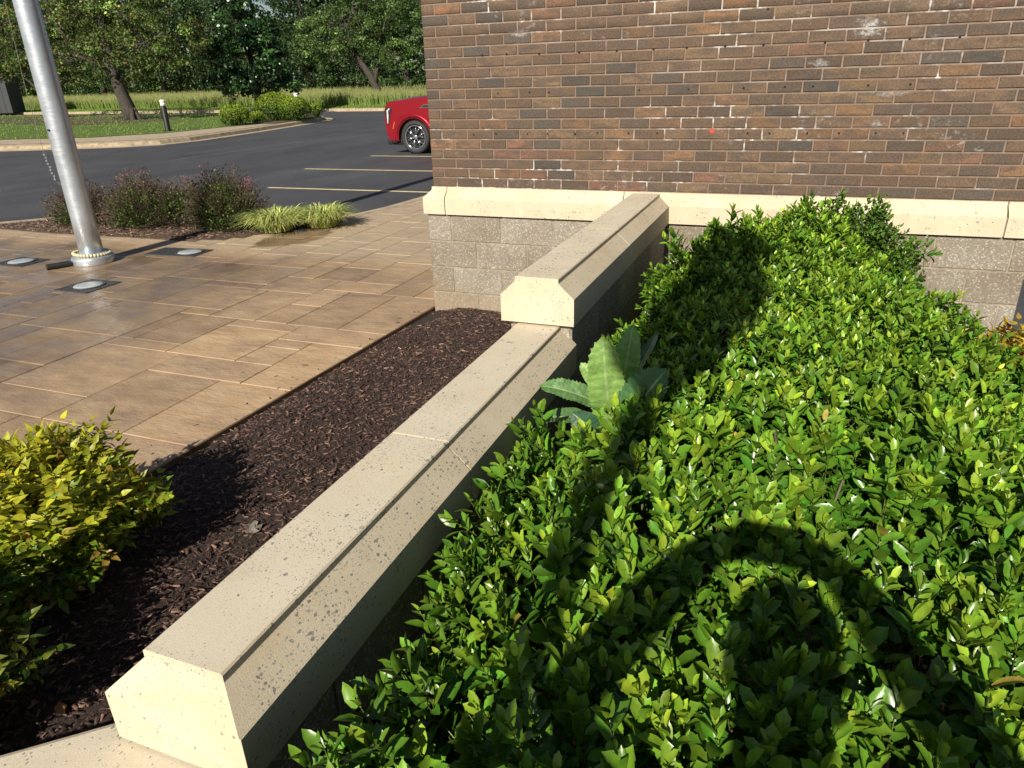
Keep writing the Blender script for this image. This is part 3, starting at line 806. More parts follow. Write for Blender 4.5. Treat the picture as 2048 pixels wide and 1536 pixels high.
def shoots(acc, P, A, L, nl, lsize, tpl, col_old, col_new, stem_r=0.0018, stem_col=(0.16, 0.2, 0.05), phyl=2.4, open0=62, open1=14, var=0.25):
    """leafy shoots: P base points, A unit axes, L lengths"""
    N = len(P); u, v = perp(A); ph0 = rng.uniform(0, 6.28, N)
    tv, tf = tpl
    young = rng.random(N) ** 1.6
    for k in range(nl):
        t_ = k / (nl - 1)
        ph = ph0 + k*phyl + rng.normal(0, .25, N)
        th = np.radians(open0 + (open1 - open0) * t_ + rng.normal(0, 10, N))[:, None]
        rad = u*np.cos(ph)[:, None] + v*np.sin(ph)[:, None]
        O = P + A * (L * (0.18 + 0.82*t_))[:, None]
        d = A*np.cos(th) + rad*np.sin(th)
        n_ = A*np.sin(th) - rad*np.cos(th) + rng.normal(0, .22, (N, 3))
        S = lsize * (0.62 + 0.55*math.sin(math.pi*min(1, 0.25 + 0.62*t_))) * rng.uniform(.78, 1.2, N)
        if t_ > 0.85: S *= 0.75
        V, Fs = scatter(tv, tf, O, frames(d, n_), S)
        f = np.clip(t_**1.5 * (0.25 + 0.9*young), 0, 1)[:, None]
        c_ = (np.array(col_old)*(1-f) + np.array(col_new)*f) * rng.lognormal(0, var, N)[:, None]
        c_ = c_ * (1 + rng.normal(0, .08, (N, 1))*np.array([1.6, .2, 0]))
        c_ = np.where((rng.random(N) < .0015)[:, None], np.array([0.40, 0.30, 0.06]), np.clip(c_, .004, .9))
        acc.add(V, Fs, np.repeat(c_, len(tv), 0))
    if stem_r:
        tvs = np.array([(1, 0, 0), (-.5, 0, .87), (-.5, 0, -.87), (.5, 1, 0), (-.25, 1, .43), (-.25, 1, -.43)])
        V, Fs = scatter(tvs, [np.array([(0, 1, 4, 3), (1, 2, 5, 4), (2, 0, 3, 5)])], P - A*0.05, frames(A, u), np.stack([np.full(N, stem_r), L + 0.05, np.full(N, stem_r)], 1))
        acc.add(V, Fs, np.array(stem_col))

# ------------------------------------------------------------------ holly hedge
HX0, HX1, HY0, HY1 = 1.97, 3.42, -4.62, -0.42
def vnoise(x, y, s, seed):
    return np.sin(x*s + seed)*np.cos(y*s*1.13 + seed*1.7) * 0.6 + np.sin((x+y)*s*1.9 + seed*2.3)*0.4
def hedge_edge(y):     # left and right limit of the mass
    l_ = 2.00 + 0.04*np.sin(y*3.3 + 1) + 0.035*np.sin(y*7.1) - 0.10*np.exp(-((y + 3.35)/.45)**2)
    r_ = 3.46 + 0.05*np.sin(y*2.6) - 0.24*np.clip(y + 2.4, 0, 2.0)**0.8
    return l_, r_
def hedge_z(x, y):
    l_, r_ = hedge_edge(y)
    u_ = np.clip((x - l_)/0.30, 0, 1); w_ = np.clip((r_ - x)/0.42, 0, 1); e_ = np.clip((HY1 + 0.05 - y)/0.3, 0, 1); b_ = np.clip((y - HY0)/0.2, 0, 1)
    prof = np.sqrt(np.clip(1-(1-u_)**2, 0, 1)) * np.sqrt(np.clip(1-(1-w_)**2, 0, 1)) * np.sqrt(np.clip(1-(1-e_)**2, 0, 1)) * (0.6+0.4*b_)
    top = 0.80 + 0.05*vnoise(x, y, 2.7, 1.0) + 0.028*vnoise(x, y, 7.5, 4.0) - 0.05*np.clip(-y - 3.2, 0, 1.2) + 0.14*np.exp(-((x-2.72)/.42)**2 - ((y+.65)/.45)**2)
    # hollow where the tall weed grows against the wall
    hol = np.exp(-(((x-2.02)/0.16)**2 + ((y+2.75)/0.34)**2))
    return (0.26 + (top - 0.26) * prof) * (1 - 0.42*hol)
hedge = thing('holly_hedge', 'broad hedge of glossy green holly in front of the grey block base', 'hedge', (0, 0, 0))
def hedge_layer(n, depth, lsize, nl, lmin, lmax, co, cn, tilt, y0, y1, tpl, acc):
    x = rng.uniform(1.9, 3.55, n*2); y = rng.uniform(y0, y1, n*2)
    l_, r_ = hedge_edge(y); k = (x > l_) & (x < r_); x, y = x[k][:n], y[k][:n]
    z = hedge_z(x, y); e = 0.02
    gx = (hedge_z(x+e, y) - z)/e; gy = (hedge_z(x, y+e) - z)/e
    nrm = unit(np.stack([-gx, -gy, np.ones_like(x)], 1))
    L = rng.uniform(lmin, lmax, len(x))
    A = unit(nrm*0.55 + np.array([0, -0.12, 0.75]) + rng.normal(0, tilt, (len(x), 3)))
    P = np.stack([x, y, z + rng.normal(0, .022, len(x))], 1) - nrm*depth*rng.uniform(.6, 1.4, len(x))[:, None] - A*(L*0.75)[:, None]
    shoots(acc, P, A, L, nl, lsize, tpl, co, cn)
OLD = (0.070, 0.180, 0.015); NEW = (0.30, 0.44, 0.034)
ac = Acc()
hedge_layer(760, 0.0, 0.050, 12, .11, .19, OLD, NEW, .20, HY0, -2.9, HOLLY_N, ac)
hedge_layer(800, 0.12, 0.048, 8, .07, .11, OLD, OLD, .30, HY0, -2.9, HOLLY_N, ac)
ac.build('near_leaves', M['holly'], hedge, True)['kind'] = 'stuff'
ac = Acc()
hedge_layer(1250, 0.0, 0.050, 12, .11, .20, OLD, NEW, .20, -2.95, HY1, HOLLY_F, ac)
hedge_layer(1100, 0.12, 0.048, 8, .07, .11, OLD, OLD, .32, -2.95, HY1, HOLLY_F, ac)
ac.build('leaves', M['holly'], hedge, True)['kind'] = 'stuff'
# the flanks: rows of shoots leaning out from the sides
ac = Acc()
n = 2300; y = rng.uniform(HY0, HY1, n); side = rng.random(n) < .6
l_, r_ = hedge_edge(y); x = np.where(side, l_ + rng.uniform(-.01, .10, n), r_ - rng.uniform(-.03, .08, n)); z = rng.uniform(.14, .62, n)
hol = np.exp(-(((x-2.02)/0.16)**2 + ((y+2.75)/0.30)**2)); k = hol < 0.35
A = unit(np.stack([np.where(side, -.45, .45), np.full(n, -.1), np.full(n, .75)], 1) + rng.normal(0, .25, (n, 3)))
shoots(ac, np.stack([x, y, z], 1)[k], A[k], rng.uniform(.09, .15, k.sum()), 9, .055, HOLLY_F, OLD, (0.17, 0.27, 0.025))
n = 420; x = rng.uniform(2.05, 3.3, n); z = rng.uniform(.15, .7, n); y = np.where(rng.random(n) < .5, HY0, HY1) + rng.normal(0, .03, n)
A = unit(np.stack([np.zeros(n), np.where(y < -2, -.5, .3), np.full(n, .7)], 1) + rng.normal(0, .25, (n, 3)))
shoots(ac, np.stack([x, y, z], 1), A, rng.uniform(.09, .15, n), 8, .05, HOLLY_F, OLD, (0.10, 0.2, 0.02))
ac.build('side_leaves', M['holly'], hedge, True)['kind'] = 'stuff'
mb = MB()
for k in range(90):
    x = random.uniform(2.2, 3.25); y = random.uniform(HY0 + .15, HY1 - .1); zt = float(hedge_z(np.array(x), np.array(y)))
    dx, dy = random.uniform(-.18, .18), random.uniform(-.18, .18)
    mb.tube([(x, y, .0), (x + dx*.4, y + dy*.4, zt*.45), (x+dx, y+dy, zt - .05)], [.010, .007, .003], 5)
mb.build('stems', plain('holly_stem', (0.12, 0.10, 0.07), .8, var=.3), hedge)['kind'] = 'stuff'
# sprigs that stick out at the back corners of the hedge
ac = Acc()
sp = np.array([(2.02, -1.15, .72), (2.10, -1.02, .80), (2.2, -.9, .84), (2.3, -.92, .86), (3.20, -1.45, .62), (3.26, -1.75, .58), (3.36, -2.0, .56), (3.30, -1.6, .44), (3.10, -1.05, .62), (3.40, -1.9, .40), (3.44, -1.6, .36), (3.0, -.85, .68), (1.98, -3.75, .52), (1.98, -4.0, .5), (1.98, -3.2, .56)])
sp = np.repeat(sp, 2, 0) + rng.normal(0, .03, (len(sp)*2, 3))
out = np.where(sp[:, :1] < 2.7, np.array([[-.35, -.05, .8]]), np.array([[.25, .1, .8]]))
shoots(ac, sp, unit(out + rng.normal(0, .18, sp.shape)), rng.uniform(.09, .15, len(sp)), 11, .055, HOLLY_F, OLD, NEW)
ac.build('sprigs', M['holly'], hedge, True)['kind'] = 'stuff'

# taller shrub with smaller leaves behind the hedge
bs = thing('peaked_shrub', 'taller shrub with small darker leaves rising against the stone band behind the hedge', 'shrub', (2.79, -0.40, 0))
ac = Acc(); n = 1150
lob = rng.integers(0, 4, n); lc = np.array([(-.06, 0, .98), (.17, .02, .97), (-.30, -.02, .80), (.30, .0, .76)])[lob]
th = rng.uniform(0, 6.28, n); zz = rng.random(n)**0.8; rr = (np.array([.26, .22, .24, .22])[lob])*np.sqrt(np.clip(1.08 - zz, 0, 1)) * rng.uniform(.7, 1.15, n) + .03
P = np.stack([lc[:, 0] + rr*np.cos(th)*1.1, np.clip(rr*np.sin(th), -.5, .28), 0.30 + (lc[:, 2] - .30 + rng.normal(0, .03, n))*zz], 1)
A = unit(np.stack([np.cos(th)*.45, np.sin(th)*.4 - .1, .5 + .7*zz], 1) + rng.normal(0, .25, (n, 3)))
shoots(ac, P - A*.09, A, rng.uniform(.08, .16, n), 9, .033, OVAL, (0.046, 0.115, 0.013), (0.16, 0.27, 0.03), .0016)
ac.build('leaves', M['holly'], bs, True)['kind'] = 'stuff'
mb = MB()
for k in range(16):
    a = random.uniform(0, 6.28); r_ = random.uniform(.05, .33)
    mb.tube([(r_*.2*math.cos(a), r_*.2*math.sin(a), 0), (r_*.7*math.cos(a), r_*.5*math.sin(a), .5), (r_*math.cos(a), r_*.6*math.sin(a), .9 - r_*.4)], [.009, .006, .002], 5)
mb.build('stems', M['bark'], bs)['kind'] = 'stuff'

# ------------------------------------------------------------------ nandina mounds
def nandina(name, label, c, rx, ry, h, n, old, new, red=0.02, z0=0.10):
    root = thing(name, label, 'shrub', (c[0], c[1], 0))
    ac = Acc(); tv, tf = NAND
    th = rng.uniform(0, 6.28, n); ct = rng.uniform(-0.55, 1, n); st = np.sqrt(1 - ct**2)
    jit = rng.uniform(.66, 1.06, n) * (1 + 0.12*np.sin(3*th + ct*4) + .09*np.sin(7*th - ct*6)) * np.where(rng.random(n) < .05, 1.16, 1)
    hc = h*0.52; P = np.stack([rx*st*np.cos(th)*jit, ry*st*np.sin(th)*jit, hc + (h - hc)*ct*jit], 1)
    P[:, 2] = np.maximum(P[:, 2], z0 - .02)
    out = unit(P - np.array([0, 0, hc*.7])); A = unit(out*.8 + np.array([0, -.05, .35]) + rng.normal(0, .25, (n, 3)))
    u, v = perp(A); hor = unit(np.cross(A, np.array([0, 0, 1.0])) + 1e-4)
    kind = rng.random(n)
    for k in range(7):             # a frond of seven leaflets
        t_ = (k//2)/3; sg = -1 if k % 2 else 1
        L = .085
        O = P + A*(t_*L)[..., None] if np.ndim(t_) else P + A*(t_*L)
        if k == 6: d = A + rng.normal(0, .15, (n, 3))
        else: d = A*(.55 + .2*t_) + hor*sg*.85 + rng.normal(0, .22, (n, 3))
        d[:, 2] -= 0.18
        nn = out + np.array([0, 0, .6]) + rng.normal(0, .3, (n, 3))
        V, Fs = scatter(tv, tf, O, frames(d, nn), rng.uniform(.036, .058, n))
        top_mix = np.clip((P[:, 2]/h - .35)*1.5 + rng.normal(0, .25, n), 0, 1)[:, None]  # blend from old to new leaf colour towards the top of the mound
        c_ = (np.array(old)*(1-top_mix) + np.array(new)*top_mix) * rng.lognormal(0, .25, n)[:, None]
        c_ = np.where((kind < red)[:, None], np.array([0.30, 0.035, 0.03]), c_)
        c_ = np.where(((kind > .90) & (rng.random(n) < .6))[:, None], np.array([0.36, 0.24, 0.045]), c_)
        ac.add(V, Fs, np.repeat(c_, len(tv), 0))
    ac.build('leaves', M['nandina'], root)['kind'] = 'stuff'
    mb = MB()
    for k in range(14):
        a = random.uniform(0, 6.28); r_ = random.uniform(.3, .85)
        mb.tube([(.05*math.cos(a), .05*math.sin(a), 0), (rx*r_*.6*math.cos(a), ry*r_*.6*math.sin(a), h*.45), (rx*r_*math.cos(a), ry*r_*math.sin(a), h*.75)], [.006, .005, .002], 5)
    mb.build('stems', M['bark'], root)['kind'] = 'stuff'
    return root
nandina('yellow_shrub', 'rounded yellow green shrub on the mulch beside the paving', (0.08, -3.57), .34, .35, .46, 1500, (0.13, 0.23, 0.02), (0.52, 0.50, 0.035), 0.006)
nandina('low_yellow_shrub', 'shaded yellow green shrub at the bottom left corner', (0.36, -4.32), .34, .34, .44, 900, (0.05, 0.12, 0.016), (0.26, 0.28, 0.03), 0.0)  # darker leaf colours carry the shade this shrub lies in
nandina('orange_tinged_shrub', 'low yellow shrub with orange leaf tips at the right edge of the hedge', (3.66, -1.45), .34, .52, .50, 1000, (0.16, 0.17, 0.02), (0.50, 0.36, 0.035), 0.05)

# ------------------------------------------------------------------ tall weed with toothed leaves
weed = thing('toothed_weed', 'tall weed with large toothed pale green leaves between wall and hedge', 'weed', (2.08, -2.80, 0.0))
t = NT('weed_leaf')
a = t.n('ShaderNodeVertexColor', layer_name='Col').outputs[0]
a = t.mix(1.0, a, t.ramp(t.noise(34, 4), [(0.3, 0.72), (0.7, 1.2)]), 'MULTIPLY')
t.color(a); t.rough(0.42); t.bump(t.noise(55, 4), 0.7, 0.008); tr = t.n('ShaderNodeBsdfTranslucent'); t.l(a, tr.inputs[0])
mx = t.n('ShaderNodeMixShader'); mx.inputs[0].default_value = .25; t.l(t.b.outputs[0], mx.inputs[1]); t.l(tr.outputs[0], mx.inputs[2]); t.l(mx.outputs[0], t.out.inputs[0])
WL = t.m
def weed_leaf(base, tip, width, bend, nrm, colr, fold=0.18, seed=0):
    rr_ = random.Random(seed); base = Vector(base); tip = Vector(tip); n_ = Vector(nrm).normalized()
    ax = tip - base; L = ax.length; sd = ax.cross(n_).normalized(); n_ = sd.cross(ax).normalized()
    NS = 54; V = []; C = []; F = []
    cols = [-1, -.55, -.09, -.03, .03, .09, .55, 1]
    for i in range(NS + 1):
        t_ = i/NS
        w = width*0.5*(0.20 + 0.80*math.sin(math.pi*min(1, .12 + t_*.80))**0.8) * (1 if t_ < .82 else max(0.02, math.sqrt(max(0, 1 - ((t_-.82)/.18)**2))))
        tooth = (1.05 if i % 3 == 0 else (0.99 if i % 3 == 1 else 0.97)) + rr_.uniform(-.03, .05)
        ctr = base + ax*t_ + n_*(bend*math.sin(math.pi*t_*.9)*L)
        for u_ in cols:
            uu = u_*w*(tooth if abs(u_) == 1 else 1)
            rip = 0.0035*L*math.sin(i*1.5 + abs(u_)*2 + (0 if u_ > 0 else 1.3))*abs(u_) + .01*L*math.sin(i*.35)*abs(u_)
            V.append(ctr + sd*uu + n_*(fold*abs(uu) + rip) + ax*(0.02 if (abs(u_) == 1 and i % 3 == 0) else 0))
            rib = abs(u_) < .05
            k = (1.0 + .06*math.sin(i*1.5 + abs(u_)*2)) if not rib else 1.0
            C.append([min(1, c_*k) for c_ in colr] if not rib else (0.34, 0.46, 0.20))
    m_ = len(cols)
    for i in range(NS):
        for j in range(m_-1):
            F.append((i*m_+j, i*m_+j+1, (i+1)*m_+j+1, (i+1)*m_+j))
    loc = Vector((2.08, -2.80, 0))
    npobj('leaf', np.array([tuple(v - loc) for v in V]), [np.array(F)], WL, weed, np.array(C), True)
PG = (0.24, 0.40, 0.10); DG = (0.085, 0.20, 0.075); BG = (0.06, 0.14, 0.075)
fc = (0.3, -1, 0.35)
weed_leaf((2.082, -2.82, .57), (2.055, -2.86, .925), .125, .04, (0.15, -1, 0.3), PG, .10, 1)
weed_leaf((2.09, -2.76, .58), (2.128, -2.74, .935), .095, .05, (0.1, -1, 0.25), (0.17, 0.33, 0.09), .12, 2)
weed_leaf((2.10, -2.76, .56), (2.215, -2.72, .905), .085, .06, (-0.75, -.55, 0.4), BG, .25, 3)
weed_leaf((2.135, -2.88, .56), (2.285, -2.95, .875), .165, .10, (-0.35, -1, 0.75), DG, .16, 4)
weed_leaf((2.06, -2.82, .66), (1.838, -2.86, .722), .085, .10, (0.1, -.5, 1), (0.13, 0.26, 0.085), .30, 5)
weed_leaf((2.05, -2.78, .68), (1.955, -2.76, .785), .055, .08, (0.2, -.7, .6), PG, .15, 6)
weed_leaf((2.10, -2.90, .585), (1.985, -2.97, .70), .10, .16, (-.2, -.9, .5), BG, .35, 7)
weed_leaf((2.05, -2.86, .62), (1.862, -2.93, .628), .07, .12, (0, -.4, 1), (0.10, 0.2, 0.07), .25, 8)
weed_leaf((2.10, -2.70, .52), (2.22, -2.55, .74), .08, .10, (-.3, -.7, .6), DG, .2, 9)
mb = MB(); mb.tube([(0, 0, 0.02), (.005, 0, .3), (.01, -.01, .66)], [.011, .010, .006], 8); mb.build('stem', plain('weed_stem', (0.25, 0.33, 0.14), .6), weed)

# ------------------------------------------------------------------ flagpole
PX, PY = -4.33, 0.43
fp = thing('flagpole', 'tall galvanised steel flagpole with round base flange on the paving', 'flagpole', (PX, PY, 0))
mb = MB(); mb.lathe([(0.115, 0.02), (0.113, 0.5), (0.108, 2.0), (0.098, 5.0), (0.085, 8.5)], seg=40); mb.build('pole', M['galv'], fp, True)
mb = MB(); mb.lathe([(0.208, 0.0), (0.208, 0.062), (0.198, 0.076), (0.165, 0.086), (0.150, 0.105), (0.132, 0.112)], seg=40); mb.build('base_flange', M['galv'], fp, True, .004)
nb = 34
mb = MB(); mb.lathe([(.013, -.013), (.0165, -.006), (.0165, .006), (.013, .013)], seg=8, axis='z'); bme = mb.mesh('bead', M['bead'], True)
for k in range(nb):
    a = 2*math.pi*k/nb
    o = link(bpy.data.objects.new('bead', bme), fp); o.location = (0.172*math.cos(a), 0.172*math.sin(a), 0.103 + .012*math.cos(a*1.0 + 2.4)); o.rotation_euler = (R(90), 0, a)
mb = MB(); mb.tube([(-.16, -.03, 3.6), (-.2, -.05, 2.6), (-.24, -.06, 1.7), (-.23, -.06, 1.15), (-.19, -.05, .85), (-.145, -.03, .80)], .0025, 5); mb.build('halyard', M['rope'], fp)
mb = MB()
for k in range(9):
    mb.lathe([(.005, -.012), (.012, 0), (.005, .012)], (-.235 + .0075*k + .008*math.sin(k*2), -.06, 1.10 - .03*k), 6)
mb.build('snap_chain', M['steel_ring'], fp)
mb = MB(); mb.lathe([(.010, 0), (.010, .012)], (0.0, -.126, 1.34), 10, 'y'); mb.build('bolt_hole', M['black'], fp)
hd = thing('black_handle', 'short black rubber handle lying by the flagpole base', 'handle', (-4.46, 0.14, 0.03), R(64))
mb = MB(); mb.tube([(-.13, 0, .0), (.0, 0, .0), (.10, 0, 0)], [.030, .031, .028], 14); mb.build('grip', M['black'], hd, False, .004)
mb = MB(); mb.tube([(.10, 0, 0), (.16, 0, 0)], [.016, .016], 10); mb.build('shaft', M['dark_metal'], hd)

# ------------------------------------------------------------------ lights set into the paving
def ground_light(loc, rz, label, w, l_, off):
    g = thing('ground_light', label, 'light', (*loc, 0), rz, 'lights set into the paving around the flagpole')
    mb = MB(); mb.box((-w/2, -l_/2, -.02), (w/2, l_/2, .007)); mb.build('plate', M['plate'], g, False, .003)
    mb = MB(); mb.lathe([(.148, .006), (.148, .013), (.136, .016), (.132, .010)], (off, 0, 0), 36); mb.build('ring', M['plate'], g, True)
    mb = MB(); mb.lathe([(.132, .008), (.122, .0165), (.06, .019), (.001, .0195)], (off, 0, 0), 36); mb.build('lens', M['lens'], g, True)
    mb = MB()
    for k in range(8):
        a = k*math.pi/4; mb.lathe([(.006, .012), (.005, .019)], (off + .141*math.cos(a), .141*math.sin(a), 0), 6)
    mb.build('screws', M['steel_ring'], g)['kind'] = 'stuff'
ground_light((-3.52, -.33), R(0), 'square dark plate with round glass light, nearest the camera beside the flagpole', .40, .40, 0.0)
ground_light((-3.76, 1.04), R(4), 'long dark plate with oval looking glass light behind the flagpole shadow', .66, .34, .15)
ground_light((-5.16, .22), R(0), 'round glass light flush in the paving at the left edge', .44, .34, .0)

# ------------------------------------------------------------------ shrubs by the lot
def spirea(label, c, rx, ry, h, n, green, pink):
    root = thing('spirea_shrub', label, 'shrub', (c[0], c[1], 0), 0, 'twiggy shrubs in the bed by the lot')
    ac = Acc()
    th = rng.uniform(0, 6.28, n); ct = rng.uniform(-.05, 1, n); st = np.sqrt(1-ct**2); j = rng.uniform(.72, 1.08, n)
    E_ = np.stack([rx*st*np.cos(th)*j, ry*st*np.sin(th)*j, h*(.14 + .86*ct*j)], 1)
    B_ = E_*np.array([.35, .35, .25])
    A = unit(E_ - B_ + rng.normal(0, .06, (n, 3))); L = np.linalg.norm(E_-B_, axis=1)
    u, v = perp(A)
    tvs = np.array([(1, 0, 0), (-1, 0, 0), (-.3, 1, 0), (.3, 1, 0)])
    for q in range(3):
        Aq = unit(A + rng.normal(0, .22, (n, 3)))
        V, Fs = scatter(tvs, [np.array([(0, 1, 2, 3)])], B_ + A*(L*.4*(q > 0))[:, None], frames(Aq, rng.normal(size=(n, 3))), np.stack([np.full(n, .0022), L*(1 if q == 0 else .62), np.ones(n)], 1))
        ac.add(V, Fs, np.repeat(np.array([0.12, 0.084, 0.062])*rng.lognormal(0, .3, n)[:, None], 4, 0))
    ac.build('twigs', M['twig'], root)['kind'] = 'stuff'
    ac = Acc(); m = n*9
    i = rng.integers(0, n, m); f = rng.uniform(.45, 1.05, m)
    O = B_[i] + (E_[i]-B_[i])*f[:, None] + rng.normal(0, .018, (m, 3))
    tv, tf = DIAM
    d = unit(A[i] + rng.normal(0, .7, (m, 3)))
    V, Fs = scatter(tv, tf, O, frames(d, rng.normal(size=(m, 3)) + np.array([0, 0, 1.2])), rng.uniform(.014, .034, m))
    inner = (np.linalg.norm((O - np.array(green[0]))/np.array(green[1]), axis=1) + rng.normal(0, .2, m)) < 1
    c_ = np.where(inner[:, None], np.array([0.045, 0.085, 0.018]), np.array([0.105, 0.078, 0.058])) * rng.lognormal(0, .35, m)[:, None]
    c_ = np.where((~inner & (rng.random(m) < .05))[:, None], np.array([0.13, 0.055, 0.06]), c_)
    c_ = np.where((inner & (rng.random(m) < .22))[:, None], np.array([0.14, 0.20, 0.04]), c_)
    ac.add(V, Fs, np.repeat(c_, 4, 0)); ac.build('leaves', M['twig'], root)['kind'] = 'stuff'
    for (px_, py_, pz_) in pink:
        ac = Acc(); m = 46; O = np.array([px_, py_, pz_]) + rng.normal(0, 1, (m, 3))*np.array([.035, .03, .014])
        V, Fs = scatter(tv, tf, O, frames(rdir(m), rdir(m) + np.array([0, 0, 1.5])), rng.uniform(.010, .02, m))
        ac.add(V, Fs, np.repeat(np.array([0.36, 0.12, 0.15])*rng.lognormal(0, .35, m)[:, None], 4, 0)); ac.build('flower', M['twig'], root)['kind'] = 'stuff'
spirea('leftmost twiggy purple brown shrub, partly behind the flagpole', (-6.45, 2.15), .62, .42, .56, 700, ((0, -.3, .12), (.3, .2, .2)), [])
spirea('twiggy shrub with green lower leaves and pink flowers behind the flagpole', (-5.42, 2.18), .56, .46, .70, 850, ((.15, -.3, .2), (.42, .4, .34)), [(-.05, 0, .70), (.08, .02, .69), (-.16, -.05, .66)])
spirea('twiggy reddish brown shrub in the middle of the shrub bed', (-4.92, 2.40), .42, .40, .60, 600, ((.1, -.2, .3), (.3, .3, .2)), [(.22, -.1, .62)])
spirea('twiggy shrub with dark green leaves and pink flowers beside the striped grass', (-4.15, 2.32), .58, .48, .74, 950, ((.12, -.3, .3), (.46, .4, .42)), [(-.22, 0, .78), (-.26, -.05, .66), (.34, .05, .60), (.40, 0, .56)])

def liriope(label, c, r0, n, h):
    root = thing('striped_grass_clump', label, 'grass clump', (c[0], c[1], 0.005), 0, 'striped grass clumps at the corner of the bed')
    th = rng.uniform(0, 6.28, n); r_ = r0*.42*np.sqrt(rng.random(n)); B = np.stack([r_*np.cos(th), r_*np.sin(th), np.zeros(n)], 1)
    ph = th + rng.normal(0, .6, n); reach = rng.uniform(.12, .40, n)*r0/.45; top = h*rng.uniform(.6, 1.12, n)
    O = np.stack([np.cos(ph), np.sin(ph), np.zeros(n)], 1); S_ = np.stack([-np.sin(ph), np.cos(ph), np.zeros(n)], 1)
    K = 6; V = np.zeros((n, K+1, 2, 3)); w = rng.uniform(.005, .0085, n)
    droop = rng.uniform(.35, 1.1, n)
    for k in range(K+1):
        t_ = k/K; z = top*(2.1*t_ - (1.15 + droop*.5)*t_**2.1); z = np.maximum(z, .01)
        Pk = B + O*(reach*(t_**1.25))[:, None] + np.array([0, 0, 1])*z[:, None]
        ww = (w*(1 - t_**2.5*.95))[:, None]
        V[:, k, 0] = Pk - S_*ww; V[:, k, 1] = Pk + S_*ww
    f = np.array([(2*k, 2*k+1, 2*k+3, 2*k+2) for k in range(K)])
    Fs = [(f[None] + (np.arange(n)*(2*K+2))[:, None, None]).reshape(-1, 4)]
    c_ = np.where((rng.random(n) < .6)[:, None], np.array([0.60, 0.62, 0.25]), np.array([0.32, 0.43, 0.10]))*rng.lognormal(0, .22, n)[:, None]
    ac = Acc(); ac.add(V.reshape(-1, 3), Fs, np.repeat(c_, 2*K+2, 0)); ac.build('blades', M['grass'], root)['kind'] = 'stuff'
    mb = MB(); mb.lathe([(.10, 0), (.07, .03), (.02, .05)], seg=10); mb.build('crown', M['soil2'], root)
liriope('clump of yellow striped grass next to the pink flowering shrub', (-3.42, 2.32), .48, 1000, .30)
liriope('clump of yellow striped grass at the puddle end of the bed', (-3.00, 2.70), .46, 950, .29)

# ------------------------------------------------------------------ small litter
def litter(name, label, loc, pts, col_, z=0.03, rz=0, sc=1):
    mb = MB(); n = len(pts); P = [(x*sc, y*sc, .006*math.sin(x*9 + y*5)) for x, y in pts]
    mb.add(P + [(x, y, z_ - .0015) for x, y, z_ in P], [tuple(range(n)), tuple(range(n, 2*n))[::-1]] + [(i, (i+1) % n, (i+1) % n+n, i+n)[::-1] for i in range(n)])
    o = mb.build(name, plain(name, col_, .7, var=.3, vs=60)); o.location = (*loc, z); o.rotation_euler = (.15, .1, rz); tag(o, label, 'leaf'); return o
oak = [(0,-1),(.06,-.5),(.4,-.55),(.55,-.3),(.2,-.15),(.6,.05),(.7,.35),(.25,.3),(.3,.7),(0,.95),(-.25,.65),(-.3,.3),(-.72,.3),(-.55,0),(-.2,-.12),(-.5,-.35),(-.35,-.55),(-.06,-.5)]
litter('oak_leaf', 'pale lobed dead leaf lying in the shade of the yellow shrub', (.66, -3.09), oak, (0.20, 0.18, 0.15), .034, .5, .055)
litter('dry_leaf', 'curled orange brown dead leaf on the mulch by the near wall end', (.735, -4.03), [(0, -1), (.5, -.4), (.55, .2), (0, 1), (-.5, .3), (-.45, -.4)], (0.34, 0.15, 0.05), .034, 1, .03)
litter('green_seedling', 'tiny green seedling leaf on the mulch near the coping', (1.04, -1.24), [(0, -1), (.6, -.2), (.3, .5), (0, 1), (-.4, .4), (-.6, -.3)], (0.18, 0.3, 0.05), .04, .3, .018)

# ------------------------------------------------------------------ red car
CX, CY = -6.80, 12.30        # front wheel centre on the side facing the camera; the nose points to -X
car = thing('red_suv', 'glossy red suv parked nose out beyond the building corner', 'car', (CX, CY, LOT))
t = NT('car_paint'); t.color((0.34, 0.004, 0.014)); t.rough(.32); t.b.inputs['Metallic'].default_value = .55; t.b.inputs['Coat Weight'].default_value = .9; t.b.inputs['Coat Roughness'].default_value = .04; RED = t.m
t = NT('car_glass'); t.color((.012, .014, .016)); t.rough(.05); t.spec(.8); CG = t.m
CH = plain('chrome', (0.75, 0.76, 0.78), .10, 1.0)
BK = plain('car_black', (0.012, 0.012, 0.013), .45)
HL = plain('headlight', (0.75, 0.78, 0.8), .08, .2)
RW = 0.41; WB = 3.07; W = 2.02
def arc(cx, r, a0, a1, n): return [(cx + r*math.cos(R(a0 + (a1-a0)*k/n)), RW + r*math.sin(R(a0 + (a1-a0)*k/n))) for k in range(n+1)]
lower = [(-.84, .34), (-.93, .50), (-.97, .80), (-.96, 1.05), (-.91, 1.21), (-.80, 1.272), (-.2, 1.325), (.45, 1.375), (.78, 1.39), (4.10, 1.36), (4.28, 1.20), (4.34, .8), (4.30, .45), (4.12, .32)]
low_pts = lower + arc(WB, .50, -10, 190, 14) + [(WB - .56, .30), (.56, .30)] + arc(0, .50, -10, 190, 14) + [(-.56, .36)]
mb = MB(); n = len(low_pts); rows = []
YS = [(0.0, .10), (.035, .02), (.14, 0.0), (W - .14, 0.0), (W - .035, .02), (W, .10)]
def shrink(x, z, y):          # round the plan view of nose and tail
    k = abs(y - W/2)/(W/2); d = .17*max(0, k-.55)**2/.2025
    if x < -.60: x += d*min(1, (-.60 - x)/.3)
    if x > 3.7: x -= d*min(1, (x-3.7)/.5)*.6
    return x
